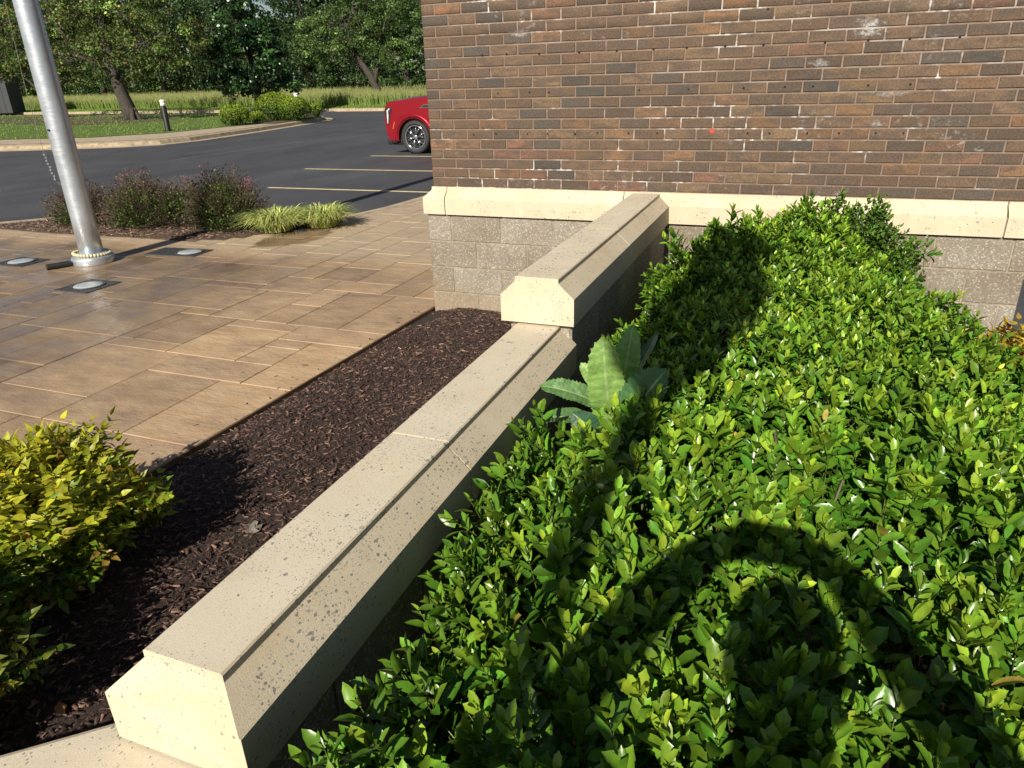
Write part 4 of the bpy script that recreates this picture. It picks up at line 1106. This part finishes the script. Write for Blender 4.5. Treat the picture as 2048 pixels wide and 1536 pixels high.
for y, ins in YS:
    for x, z in low_pts:
        zz = z - (ins*.35 if z > 1.1 else 0) + (ins*.3 if z < .36 else 0)
        rows.append((shrink(x, zz, y), y, zz))
fs = []
for r_ in range(len(YS)-1):
    for i in range(n):
        a, b = r_*n+i, r_*n+(i+1) % n; fs.append((a, b, b+n, a+n))
fs += [tuple(range(n)), tuple(range((len(YS)-1)*n, len(YS)*n))[::-1]]
mb.add(rows, fs)
body = mb.build('body', RED, car, True, .03, 3)
wnm = body.modifiers.new('wn', 'WEIGHTED_NORMAL')
# character line, fender flare, door seams
def flare(cx):
    mb = MB(); o0 = arc(cx, .50, -8, 188, 22); o1 = arc(cx, .575, -8, 188, 22)
    V = [(x, -.028, z) for x, z in o0] + [(x, -.012, z) for x, z in o1] + [(x, .05, z) for x, z in o1] + [(x, .05, z) for x, z in o0]; m = len(o0)
    mb.add(V, [(i+k*m, i+1+k*m, i+1+((k+1) % 4)*m, i+((k+1) % 4)*m) for k in range(4) for i in range(m-1)]); return mb
f1_ = flare(0).build('fender_flare', RED, car, True); flare(WB).build('fender_flare', RED, car, True)
for xx in (0, WB):
    mb = MB(); mb.box((xx-.62, .12, .22), (xx+.60, W-.12, .98)); mb.build('wheel_well', BK, car)
mb = MB(); mb.box((-.86, .10, .22), (4.15, W - .1, .36)); mb.build('underbody', BK, car, bevel=.03)
mb = MB(); mb.box((-.70, .02, .27), (-.53, .25, .40)); mb.build('air_dam', BK, car, bevel=.02)
# greenhouse
gh = [(.70, 1.385), (1.42, 1.86), (1.75, 1.91), (3.6, 1.88), (4.05, 1.72), (4.22, 1.36)]
mb = MB(); m = len(gh); V = [(x, .08 + (z-1.36)*.34, z) for x, z in gh] + [(x, W-.08-(z-1.36)*.34, z) for x, z in gh]
mb.add(V, [tuple(range(m))[::-1], tuple(range(m, 2*m))] + [(i, (i+1) % m, (i+1) % m+m, i+m) for i in range(m)]); cab = mb.build('cabin', RED, car, True, .05, 3)
win = [(1.06, 1.42), (1.50, 1.79), (2.35, 1.82), (2.35, 1.42)], [(2.45, 1.42), (2.45, 1.82), (3.25, 1.80), (3.30, 1.42)], [(3.38, 1.42), (3.34, 1.79), (3.72, 1.74), (3.98, 1.44)]
for sd in (0, 1):
    for wq in win:
        mb = MB(); V = []
        for e in (-.004, .02):
            for x, z in wq:
                y = .08 + (z-1.36)*.34 + e; V.append((x, y if sd == 0 else W - y, z))
        mb.add(V, [(0, 1, 2, 3), (7, 6, 5, 4)] + [(i, (i+1) % 4, (i+1) % 4+4, i+4) for i in range(4)]); mb.build('window', CG, car)
mb = MB(); mb.add([(.80, .18, 1.42), (1.36, .30, 1.835), (1.36, W-.30, 1.835), (.80, W-.18, 1.42)], [(0, 1, 2, 3)]); V2 = [Vector(v) + Vector((-.012, 0, .012)) for v in mb.v]
mb = MB(); mb.add([tuple(v) for v in V2] + [tuple(v + Vector((.03, 0, -.03))) for v in V2], [(0, 1, 2, 3), (7, 6, 5, 4), (0, 4, 5, 1), (1, 5, 6, 2), (2, 6, 7, 3), (3, 7, 4, 0)]); mb.build('windscreen', CG, car)
# hood bulge
mb = MB(); hb = [(-.74, 1.262), (-.2, 1.335), (.45, 1.395), (.80, 1.41)]
V = []
for x, z in hb: V += [(x + .03, .16, z - .02), (x, .30, z + .028), (x, W-.30, z + .028), (x + .03, W-.16, z - .02)]
mb.add(V, [(4*i+j, 4*i+j+1, 4*i+j+5, 4*i+j+4) for i in range(3) for j in range(3)] + [(3, 2, 1, 0), (12, 13, 14, 15)]); mb.build('hood', RED, car, True)
# lamps, grille, vent badge
for sd in (0, 1):
    hp = [(-.79, 1.13), (-.64, 1.165), (-.60, 1.10), (-.65, .98), (-.715, .73), (-.765, .71), (-.805, .95)]
    mb = MB(); V = []
    for e in (-.006, .05):
        for x, z in hp:
            y = -.004 + e; V.append((x, y if sd == 0 else W-y, z))
    k_ = len(hp); mb.add(V, [tuple(range(k_)), tuple(range(k_, 2*k_))[::-1]] + [(i, (i+1) % k_, (i+1) % k_+k_, i+k_) for i in range(k_)])
    hl = mb.build('headlight', BK, car)
    mb = MB(); y = -.010 if sd == 0 else W+.010; mb.tube([(-.655, y, 1.115), (-.72, y, 1.06), (-.725, y, .92), (-.74, y, .75)], [.018, .026, .024, .012], 8); mb.build('light_bar', HL, hl)
mb = MB(); mb.box((-.985, .42, .70), (-.90, W-.42, 1.10)); mb.build('grille', BK, car, bevel=.02)
mb = MB()
for k in range(5): mb.box((-.992, .45, .74+.075*k), (-.975, W-.45, .765+.075*k))
mb.build('grille_bars', CH, car)
mb = MB(); mb.prism([(.20, 1.11), (.48, 1.13), (.48, 1.20), (.34, 1.205)], 0, .02); mb.v = [(x, -.012 + z, y) for x, y, z in mb.v]; mb.build('vent_trim', CH, car, bevel=.004)
mb = MB(); mb.prism([(.26, 1.128), (.46, 1.14), (.46, 1.185), (.35, 1.19)], 0, .02); mb.v = [(x, -.016 + z, y) for x, y, z in mb.v]; mb.build('vent', BK, car)
mb = MB(); mb.prism([(-.62, .62), (-.55, .80), (-.535, .78), (-.595, .62)], 0, .02); mb.v = [(x, -.010 + z, y) for x, y, z in mb.v]; mb.build('side_marker', plain('amber', (.6, .12, .02), .3), car)
def wheel(x, y, flip):
    w_ = bpy.data.objects.new('wheel', None); link(w_, car); w_.location = (x, y, RW); w_.rotation_euler = (0, 0, math.pi if flip else 0)
    mb = MB(); mb.lathe([(.285, .02), (.30, -.004), (.36, -.012), (.395, .005), (.41, .035), (.41, .22), (.39, .25), (.30, .26), (.27, .24)], seg=48, axis='y'); mb.f = mb.f[:-2]; mb.build('tyre', plain('tyre', (.022, .022, .023), .7), w_, True)
    mb = MB(); mb.lathe([(.298, .012), (.290, .004), (.272, .010), (.266, .05), (.262, .2)], seg=48, axis='y'); mb.f = mb.f[:-2]; mb.build('rim', CH, w_, True)
    mb = MB(); mb.lathe([(.262, .13), (.01, .14)], seg=32, axis='y'); mb.build('brake_disc', BK, w_)
    for k in range(6):
        a = math.pi/3*k + .2
        for da in (-.16, .16):
            p0 = (.05*math.cos(a+da*.6), .022, .05*math.sin(a+da*.6)); p1 = (.16*math.cos(a+da*.75), .012, .16*math.sin(a+da*.75)); p2 = (.276*math.cos(a+da*1.25), .016, .276*math.sin(a+da*1.25))
            mb = MB(); mb.tube([p0, p1, p2], [.014, .012, .013], 6); mb.build('spoke', CH, w_, True)
    mb = MB(); mb.lathe([(.07, .06), (.066, .010), (.04, .004), (.001, .003)], seg=20, axis='y'); mb.build('hub', CH, w_, True)
for x in (0, WB):
    wheel(x, 0.03, False); wheel(x, W - .03, True)
mb = MB(); mb.box((1.05, -.20, 1.36), (1.28, -.02, 1.54)); mb.build('mirror', RED, car, bevel=.04, bseg=3)
for xx in (2.40, 3.30): 
    mb = MB(); mb.box((xx - .28, -.022, 1.10), (xx - .06, .005, 1.135)); mb.build('door_handle', CH, car, bevel=.008)
mb = MB(); mb.box((4.22, .05, .92), (4.35, .22, 1.34)); mb.box((4.22, W-.22, .92), (4.35, W-.05, 1.34)); mb.build('tail_light', plain('tail', (.35, .01, .01), .2), car, bevel=.02)

# ------------------------------------------------------------------ bollard lights
def bollard(loc, label):
    b = thing('bollard_light', label, 'bollard light', (*loc, LOT + .17), 0, 'bollard lights on the far island')
    mb = MB(); mb.lathe([(.17, 0), (.17, .04), (.105, .045), (.105, .92)], seg=24); mb.build('post', M['dark_metal'], b, True, .004)
    mb = MB(); mb.lathe([(.095, .92), (.095, 1.06)], seg=24); mb.build('lens', M['white'], b, True)
    mb = MB(); mb.lathe([(.108, 1.06), (.108, 1.12), (.07, 1.15)], seg=24); mb.build('cap', M['white'], b, True)
bollard((-20.9, 18.1), 'dark bollard light with white top on the lawn strip by the long sidewalk')
bollard((-20.2, 25.6), 'dark bollard light with white top behind the clipped round shrubs')

# ------------------------------------------------------------------ clipped round shrubs on the island
tvO, tfO = OVAL
def clipped(label, c, r, h, n, z0=0.0):
    root = thing('clipped_shrub', label, 'shrub', (c[0], c[1], LOT + .17), 0, 'clipped round shrubs on the island tip')
    d = rdir(n); d[:, 2] = np.where(rng.random(n) < .72, np.abs(d[:, 2]), -np.abs(d[:, 2])*.85); d = unit(d)
    P = d*np.array([r[0], r[1], h*.55])*rng.uniform(.88, 1.02, n)[:, None] + np.array([0, 0, h*.45 + z0])
    ac = Acc(); V, Fs = scatter(tvO, tfO, P, frames(rdir(n) + d*.3, d + rng.normal(0, .35, (n, 3))), rng.uniform(.05, .085, n))
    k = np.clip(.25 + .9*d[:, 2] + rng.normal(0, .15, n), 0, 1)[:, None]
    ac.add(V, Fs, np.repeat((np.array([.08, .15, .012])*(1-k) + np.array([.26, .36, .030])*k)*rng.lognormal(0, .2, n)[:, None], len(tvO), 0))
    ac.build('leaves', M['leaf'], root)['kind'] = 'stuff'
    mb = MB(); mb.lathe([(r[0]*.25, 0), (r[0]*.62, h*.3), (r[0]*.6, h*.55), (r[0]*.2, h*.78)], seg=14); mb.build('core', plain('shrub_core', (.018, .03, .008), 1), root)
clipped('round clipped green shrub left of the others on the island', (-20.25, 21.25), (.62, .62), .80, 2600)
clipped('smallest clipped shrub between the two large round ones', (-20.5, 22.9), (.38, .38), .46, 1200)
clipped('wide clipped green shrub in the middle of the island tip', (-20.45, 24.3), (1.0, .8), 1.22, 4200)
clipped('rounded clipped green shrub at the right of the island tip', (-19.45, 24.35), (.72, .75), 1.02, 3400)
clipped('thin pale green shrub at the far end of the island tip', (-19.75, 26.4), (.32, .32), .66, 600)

# ------------------------------------------------------------------ trees
def tree(name, label, base, trunk, rad, limbs, lobes, n, lsize, cols, mat='leaf', group=None, clump=0.55, per=80, flat=0.3, z0=LOT + .16):
    root = thing(name, label, 'tree', (base[0], base[1], z0), 0, group)
    mb = MB(); P = [Vector(p) for p in trunk]
    mb.tube(P, rad, 12)
    for a in range(6):
        an = a*1.05 + .3; mb.tube([P[0] + Vector((math.cos(an)*rad[0]*1.9, math.sin(an)*rad[0]*1.9, -.05)), P[0] + Vector((math.cos(an)*rad[0]*.8, math.sin(an)*rad[0]*.8, .12)), P[0] + Vector((math.cos(an)*rad[0]*.3, math.sin(an)*rad[0]*.3, .7))], [rad[0]*.25, rad[0]*.4, rad[0]*.3], 7)
    tr_ = mb.build('trunk', M['bark'], root, True)
    mb = MB()
    for lp, r0 in limbs: mb.tube(lp, [r0*(1 - .8*i/(len(lp)-1)) for i in range(len(lp))], 7)
    # twigs out to every lobe
    for (c_, r_) in lobes:
        c_ = Vector(c_); s_ = Vector(limbs[min(range(len(limbs)), key=lambda q: (Vector(limbs[q][0][-1]) - c_).length)][0][-1]) if limbs else P[-1]
        mb.tube([s_, (s_+c_)/2 + Vector((0, 0, .15)), c_], [.06, .045, .02], 5)
        for k in range(5):
            d = Vector(rng.normal(size=3)).normalized(); mb.tube([c_, c_ + Vector((d.x*r_[0], d.y*r_[1], d.z*r_[2]))*.8], [.025, .008], 4, False)
    mb.build('limbs', M['bark'], root, True)
    vol = np.array([r_[0]*r_[1]*r_[2] for c_, r_ in lobes])**(2/3); vol = vol/vol.sum()
    ac = Acc(); tv, tf = DIAM
    for (c_, r_), w in zip(lobes, vol):
        nc = max(6, int(n*w/per)); d = rdir(nc)
        C_ = np.array(c_) + d*np.array(r_)*(rng.uniform(.25, 1.06, nc)**.55)[:, None]
        m = nc*per; i = np.repeat(np.arange(nc), per)
        O = C_[i] + rng.normal(0, clump*.5, (m, 3))*np.array([1, 1, .62])
        nn = d[i]*.5 + np.array([0, -.15, flat]) + rng.normal(0, .55, (m, 3))
        V, Fs = scatter(tv, tf, O, frames(rdir(m) + np.array([0, 0, -.35]), nn), lsize*rng.uniform(.7, 1.3, m))
        ck = rng.lognormal(0, .5, nc)[i][:, None]
        pick = rng.random(m); c0 = np.zeros((m, 3)); acc_ = 0
        for cc, pr in cols:
            c0 = np.where(((pick >= acc_) & (pick < acc_+pr))[:, None], np.array(cc), c0); acc_ += pr
        ac.add(V, Fs, np.repeat(c0*ck*rng.lognormal(0, .18, m)[:, None], 4, 0))
    ac.build('crown', M[mat], root)['kind'] = 'stuff'
    return root
GA = [((.066, .110, .026), .52), ((.115, .160, .038), .34), ((.165, .135, .048), .09), ((.19, .11, .05), .05)]
GD = [((.070, .120, .032), .6), ((.105, .165, .042), .32), ((.16, .20, .055), .08)]
GR = [((.030, .058, .018), .6), ((.048, .085, .024), .32), ((.085, .12, .034), .08)]
GM = [((.020, .052, .014), .75), ((.045, .088, .020), .25)]
tree('shade_tree', 'leafy tree with leaning trunk and orange tinged leaves behind the first bollard', (-31.1, 25.9),
     [(0, 0, -.1), (-.15, 0, .5), (-.5, 0, 1.6), (-.75, 0, 2.6), (-.8, .1, 4.5), (-.7, .2, 7)], [.42, .36, .31, .27, .2, .08],
     [([(-.6, 0, 2.0), (.8, -.5, 3.0), (2.6, -.8, 3.6)], .14), ([(-.7, 0, 2.4), (-2.2, -.6, 3.2), (-3.8, -.9, 3.4)], .14), ([(-.75, 0, 3.0), (0, 1.8, 4.5), (1, 2.6, 5.5)], .12), ([(-.8, 0, 4), (-2, -1, 5.4), (-2.6, -1.4, 6.4)], .1), ([(-.8, 0, 4), (1, -1, 5.5), (2.2, -1.2, 6.6)], .1)],
     [((-3.8, -.9, 3.1), (1.7, 1.8, 1.1)), ((-1.6, -1.6, 2.9), (1.6, 1.5, .9)), ((.9, -1.4, 3.1), (1.6, 1.6, 1.1)), ((3.0, -1.0, 3.3), (1.7, 1.7, 1.3)), ((4.4, -.3, 3.9), (1.3, 1.5, 1.4)), ((-2.6, -1.2, 4.8), (1.9, 1.8, 1.2)), ((1.9, -1.0, 5.0), (2.2, 2.0, 1.3)), ((-.3, .8, 5.6), (2.6, 2.2, 1.4)), ((-.4, 0, 7.2), (2.4, 2.4, 1.4)), ((2.8, .5, 6.6), (1.8, 1.8, 1.2)), ((2.3, -1.6, 2.5), (.9, .8, .7))],
     21000, .135, GA, clump=.36)
tree('spreading_tree', 'many stemmed tree with dark arching limbs left of the leaning trunk', (-40.6, 29.4),
     [(0, 0, -.1), (.05, 0, .8), (-.1, 0, 1.6), (.1, 0, 3), (.2, .1, 6)], [.30, .24, .2, .16, .06],
     [([(.05, 0, .9), (.7, -.2, 1.9), (2.2, -.3, 2.5), (4.2, -.4, 2.9)], .15), ([(-.3, 0, .1), (-.7, -.1, 1.5), (-1.0, -.2, 3)], .16), ([(-.5, .1, .1), (-1.5, 0, 1.6), (-3, -.3, 3)], .14), ([(0, 0, 2), (1, -.6, 3.6), (2.4, -.8, 4.8)], .1)],
     [((-4.5, -.5, 3.4), (2.2, 1.8, 1.3)), ((-2.0, -1.2, 3.4), (2.0, 1.6, 1.2)), ((.6, -1.2, 3.4), (1.9, 1.6, 1.1)), ((3.0, -.8, 3.6), (1.9, 1.6, 1.1)), ((5.0, -.3, 4.0), (1.7, 1.6, 1.2)), ((-3, 0, 5.4), (2.6, 2.2, 1.5)), ((.8, 0, 5.6), (2.8, 2.2, 1.5)), ((4, .3, 5.8), (2.2, 2, 1.4)), ((0, .4, 7.6), (3.4, 2.6, 1.5)), ((-6, .5, 5), (2, 2, 1.6))],
     21000, .145, GA, clump=.40)
tree('magnolia_tree', 'dense dark evergreen tree with low skirt behind the clipped shrubs', (-28.9, 33.4),
     [(0, 0, -.1), (.05, 0, .7), (0, 0, 3), (-.3, 0, 5.8)], [.22, .19, .15, .05],
     [([(0, 0, 1.0), (1.0, -.8, 1.5), (2.2, -1, 1.6)], .07), ([(0, 0, 1.0), (-1.0, -.8, 1.5), (-2.2, -1, 1.6)], .07), ([(0, 0, 3), (0, -1, 4)], .07)],
     [((0, 0, 1.7), (3.0, 2.4, .95)), ((.1, 0, 2.9), (3.0, 2.5, 1.3)), ((-.2, 0, 4.1), (2.3, 2.2, 1.1)), ((-.3, 0, 5.0), (1.6, 1.6, .8)), ((-.4, 0, 5.7), (.9, .9, .6))],
     15000, .20, GM, 'magnolia', clump=.4, z0=LOT + .16)
tree('field_tree', 'forked tree leaning left at the edge of the tall grass above the red car', (-31.6, 52.6),
     [(0, 0, -.1), (-.3, 0, .8), (-.8, 0, 1.9), (-1.6, 0, 3.0), (-2.6, .2, 4.6), (-3.2, .4, 7)], [.42, .34, .30, .22, .16, .06],
     [([(-.45, 0, 1.0), (-.2, 0, 2.4), (.5, 0, 4.0), (1.0, .2, 6.4)], .24), ([(-1.6, 0, 3.0), (-3.2, -.5, 3.6), (-5, -.6, 4.0)], .12), ([(-.2, 0, 2.6), (1.4, -.5, 3.4), (2.8, -.6, 3.9)], .11), ([(-2, 0, 3.6), (-2, -1, 5.6), (-1.2, -1.2, 7)], .1)],
     [((-5.4, -.6, 4.0), (2.0, 2.0, 1.4)), ((-3.4, -1.4, 3.9), (1.6, 1.6, .9)), ((-.6, -1.0, 4.8), (2.0, 1.8, 1.1)), ((2.0, -.8, 3.7), (1.9, 1.8, 1.0)), ((3.6, -.2, 4.6), (1.8, 1.8, 1.6)), ((-4.2, 0, 6.2), (2.6, 2.2, 1.5)), ((-.6, 0, 6.8), (2.7, 2.2, 1.5)), ((2.6, 0, 6.8), (2.2, 2.0, 1.5)), ((-1.4, .4, 9.0), (3.4, 2.6, 1.6)), ((-6.0, 0, 5.2), (1.8, 1.8, 1.5))],
     22000, .17, GD, clump=.45, z0=0)
# the row of trees closing the field
bl = random.Random(21)
wl = ['tree in the far row at the left edge, behind the flagpole', 'tall tree in the far row behind the leaning trunk', 'broad tree in the far row straight above the first bollard', 'tree in the far row showing left of the dark evergreen',
      'lower tree in the far row beneath the gap of sky', 'tall green tree in the far row just right of the gap of sky', 'broad green tree in the far row behind the crown of the forked tree', 'tree in the far row above the red car, next to the building corner', 'tree in the far row hidden in part by the building corner']
for k, (x, y, h, w) in enumerate([(-105, 77, 15, 8), (-90, 76, 15, 7), (-79, 76, 15, 7), (-72, 79, 15, 5.5), (-64.5, 77, 8.6, 5), (-57, 78, 16, 5.0), (-50, 79, 15, 6), (-44, 80, 15, 6.5), (-35, 84, 15, 6.5)]):
    lob = [((bl.uniform(-.3, .3)*w, bl.uniform(-.3, .1)*w, h*f), (w*(.75 - .35*abs(f-.42)), w*.6, h*.13)) for f in (.14, .28, .42, .56, .70, .84)]
    lob += [((bl.uniform(-.7, .7)*w, -.3*w, h*bl.uniform(.12, .6)), (w*.4, w*.35, h*.09)) for q in range(5)]
    tree('row_tree', wl[k], (x, y), [(0, 0, -.1), (.1, 0, 2), (0, .2, h*.5), (0, 0, h*.9)], [.4, .33, .22, .05], [([(0, 0, h*.3), (1, -.5, h*.4), (2, -.8, h*.45)], .1), ([(0, 0, h*.35), (-1, -.5, h*.5), (-2, -.8, h*.55)], .1)],
         lob, 12000, .28, GR, group='trees closing the far side of the field', clump=.9, z0=0)
# undergrowth and the wood behind, one mass
def mass(name, label, X0_, X1_, Y_, dy, h, n, size, cols, cat, notch=False):
    x = rng.uniform(X0_, X1_, n); y = Y_(x) + rng.uniform(0, dy, n)
    top = h*(.72 + .2*np.sin(x*.33) + .13*np.sin(x*.91 + 2) + .08*np.sin(x*2.3))
    if notch: top = np.where(np.abs(x + 86.5) < 4.5, np.minimum(top, 11.5), top)
    z = top*rng.random(n)**.7
    O = np.stack([x, y, z], 1); tv, tf = DIAM
    V, Fs = scatter(tv, tf, O, frames(rdir(n), rng.normal(0, .6, (n, 3)) + np.array([0, -.5, .5])), size*rng.uniform(.6, 1.4, n))
    c_ = np.array(cols[0])*(1 - rng.random(n)[:, None]) + np.array(cols[1])*rng.random(n)[:, None]
    c_ = c_*(.7 + .5*(np.sin(x*1.3)*np.sin(z*1.7 + x*.4) > 0))[:, None]
    ac = Acc(); ac.add(V, Fs, np.repeat(c_, 4, 0)); return tag(ac.build(name, M['leaf']), label, cat, kind='stuff')
mass('undergrowth', 'bright green bushes along the far edge of the field', -120, 10, lambda x: 82 + .12*(x+40) , 4, 4.2, 12000, .45, ((.08, .14, .025), (.16, .24, .045)), 'bushes')
mass('far_wood', 'wood closing the view behind the field', -190, 30, lambda x: 104 + 0*x, 10, 26, 42000, 1.15, ((.026, .050, .016), (.048, .082, .024)), 'wood', True)

# ------------------------------------------------------------------ tall grass of the field and mown grass
def blades(name, label, n, xy, h, w, cols, z0, cat='grass', seed=True):
    x, y = xy; n = len(x)
    a = rng.uniform(0, 3.14, n); lean = rng.normal(0, .22, (n, 2))
    hh = h*rng.uniform(.55, 1.15, n); ww = w*rng.uniform(.6, 1.4, n)
    B = np.stack([x, y, np.full(n, z0)], 1); S_ = np.stack([np.cos(a), np.sin(a)*.4, np.zeros(n)], 1)*ww[:, None]
    mid = B + np.stack([lean[:, 0]*hh*.35, lean[:, 1]*hh*.35, hh*.6], 1); tip = B + np.stack([lean[:, 0]*hh, lean[:, 1]*hh, hh], 1)
    V = np.stack([B - S_, B + S_, mid + S_*.8, tip, mid - S_*.8], 1)
    f = np.array([(0, 1, 2, 4)]); g = np.array([(4, 2, 3)])
    Fs = [(f[None] + (np.arange(n)*5)[:, None, None]).reshape(-1, 4), (g[None] + (np.arange(n)*5)[:, None, None]).reshape(-1, 3)]
    r_ = rng.random(n)[:, None]
    c_ = (np.array(cols[0])*(1-r_) + np.array(cols[1])*r_)*rng.lognormal(0, .2, n)[:, None]
    C_ = np.repeat(c_, 5, 0).reshape(n, 5, 3)
    if seed: C_[:, 3] = np.array(cols[2]); C_[:, 2] = C_[:, 2]*.6 + np.array(cols[2])*.4; C_[:, 4] = C_[:, 2]
    ac = Acc(); ac.add(V.reshape(-1, 3), Fs, C_.reshape(-1, 3)); return tag(ac.build(name, M['grass']), label, cat, kind='stuff')
n = 60000
x = rng.uniform(-95, -6, n); y = 41.5 + .10*np.clip(-x - 30, 0, 80)*.6 + 45*rng.random(n)**2.1
blades('tall_grass', 'tall pale green meadow grass in the field behind the drive', n, (x, y), .95, .028, ((.13, .24, .04), (.24, .34, .075), (.34, .32, .14)), .02)
n = 24000; x = rng.uniform(-60, -19, n); y = rng.uniform(5, 34, n); k = pip(x, y, turf); x, y = x[k], y[k]
blades('lawn_grass', 'short mown grass on the island across the lot', n, (x, y), .07, .022, ((.12, .20, .03), (.22, .30, .06), (.22, .28, .07)), LOT + .165, seed=False)
n = 12000; x = rng.uniform(-60, -8, n); y = rng.uniform(36.6, 41.5, n) + .045*np.clip(-x-30, 0, 60); k = ~pip(x, y, [(-60, 30), (-60, 38.8), (-33, 36.9), (-8, 36.2), (-8, 30)]); x, y = x[k], y[k]
blades('verge_grass', 'short mown grass verge in front of the tall meadow grass', n, (x, y), .10, .03, ((.12, .20, .03), (.22, .30, .06), (.22, .28, .07)), .015, seed=False)

# ------------------------------------------------------------------ dark building at the left edge
db = thing('dark_shed', 'windowless shed, dark grey in the shade under the trees at the left edge', 'building', (-58.6, 35.4, LOT + .16), R(30))
mb = MB(); mb.box((-3.4, 0, 0), (3.4, 2.2, 3.0)); mb.build('wall', plain('shed_wall', (.035, .037, .04), .7, var=.25, vs=2), db)  # tree shade is included in the dark wall colours
mb = MB(); mb.box((-3.7, -.3, 3.0), (3.7, 2.5, 3.2)); mb.build('roof', plain('shed_roof', (.05, .045, .04), .8), db)
for k in range(16):
    mb = MB(); mb.box((-3.38 + .425*k, -.02, .02), (-3.38 + .425*k + .405, -.001, 2.98)); mb.build('panel', plain('shed_panel', (.04, .042, .046), .6) if k == 0 else bpy.data.materials['shed_panel'], db)

# ------------------------------------------------------------------ behind the camera: a lantern assumed and shaped for its shadow, and the photographer; both shadows fall on the hedge
lp = thing('assumed_lantern', 'assumed, unseen black post lantern behind the photographer, casting the upper hedge shadow', 'lamp', (2.17, -6.6, 0.0))
mb = MB(); mb.lathe([(.14, 0), (.14, .12), (.09, .2), (.055, .35), (.05, 3.15), (.075, 3.2)], seg=20); mb.build('post', M['dark_metal'], lp, True)
mb = MB(); mb.lathe([(.06, 3.2), (.17, 3.3), (.25, 3.62), (.27, 3.95), (.20, 4.18), (.05, 4.26)], seg=20); mb.build('globe', M['white'], lp, True)
mb = MB(); mb.lathe([(.04, 4.26), (.04, 4.36), (.26, 4.38), (.20, 4.48), (.06, 4.56), (.02, 4.66)], seg=20); mb.build('cap', M['dark_metal'], lp, True)

person = thing('person', 'person in blue shirt and jeans holding up a phone to take the picture', 'person', (2.63, -5.41, 0.0))
sv = []; se = []; sr = []
def jv(p, r, parent=None):
    sv.append(p); sr.append(r if hasattr(r, '__len__') else (r, r)); i = len(sv) - 1
    if parent is not None: se.append((parent, i))
    return i
pel = jv((0, 0, .96), (.165, .125)); wai = jv((0, .01, 1.12), (.145, .105), pel); che = jv((0, .01, 1.32), (.17, .115), wai); nek = jv((0, .02, 1.50), .062, che)
h0 = jv((0, .04, 1.60), (.076, .088), nek); h1 = jv((0, .05, 1.69), (.084, .100), h0); h2 = jv((0, .045, 1.76), (.066, .078), h1)
for sx in (-1, 1):
    hip = jv((sx*.10, 0, .88), .095, pel); kn = jv((sx*.11, .02, .50), .062, hip); an = jv((sx*.115, -.02, .09), .042, kn); jv((sx*.125, .13, .035), (.045, .032), an)
    shd = jv((sx*.185, .01, 1.44), .062, che); elb = jv((sx*.345, .16, 1.45), .068, shd); wr = jv((sx*.145 - .03, .325, 1.675), .046, elb)
    palm = jv((sx*.110 - .03, .345, 1.725), (.050, .034), wr)
    for q, (ln, zz) in enumerate(((.052, .035), (.060, .018), (.056, .0), (.045, -.016))):
        k0 = jv((sx*.095 - .03, .335, 1.705 + zz), .0095, palm); k1 = jv((sx*.075 - .03, .325, 1.712 + zz), .0088, k0); jv((sx*(.095 - ln*.55) - .03, .338, 1.716 + zz), .0075, k1)
    th0 = jv((sx*.09 - .03, .325, 1.675), .011, palm); jv((sx*.055 - .03, .325, 1.682), .009, th0)
me = bpy.data.meshes.new('body'); me.from_pydata(sv, se, []); me.update()
t = NT('clothing'); tc = t.n('ShaderNodeTexCoord'); sp_ = t.n('ShaderNodeSeparateXYZ'); t.l(tc.outputs['Object'], sp_.inputs[0])
t.color(t.ramp(t.math('DIVIDE', sp_.outputs[2], 2.0), [(0.0, (.03, .03, .03)), (.04, (.05, .07, .13)), (.48, (.08, .16, .35)), (.755, (.50, .31, .22))], 'CONSTANT')); t.rough(.8)
me.materials.append(t.m)
bo = link(bpy.data.objects.new('body', me), person)
sk = bo.modifiers.new('skin', 'SKIN'); sk.use_smooth_shade = True
for v, r_ in zip(me.skin_vertices[0].data, sr): v.radius = r_
me.skin_vertices[0].data[0].use_root = True
ss = bo.modifiers.new('sub', 'SUBSURF'); ss.levels = 1; ss.render_levels = 2
mb = MB(); mb.lathe([(.092, -.02), (.100, .03), (.092, .075), (.06, .108), (.01, .118)], (0, .03, 1.70), 18); mb.build('hair', plain('hair', (.04, .025, .015), .6), person, True)
mb = MB(); mb.tube([(0, .145, 1.665), (0, .162, 1.635), (0, .14, 1.625)], [.009, .015, .008], 8); mb.build('nose', plain('skin', (.50, .31, .22), .5), person, True)
ph = thing('phone', 'black phone held up in both hands', 'phone', (2.63 - .03, -5.055, 1.71))
mb = MB(); mb.box((-.080, -.005, -.050), (.080, .005, .048)); mb.build('body', M['black'], ph, bevel=.003)
mb = MB(); mb.box((-.074, -.0052, -.034), (.074, -.0042, .034)); mb.build('screen', plain('screen', (.02, .02, .025), .1), ph)
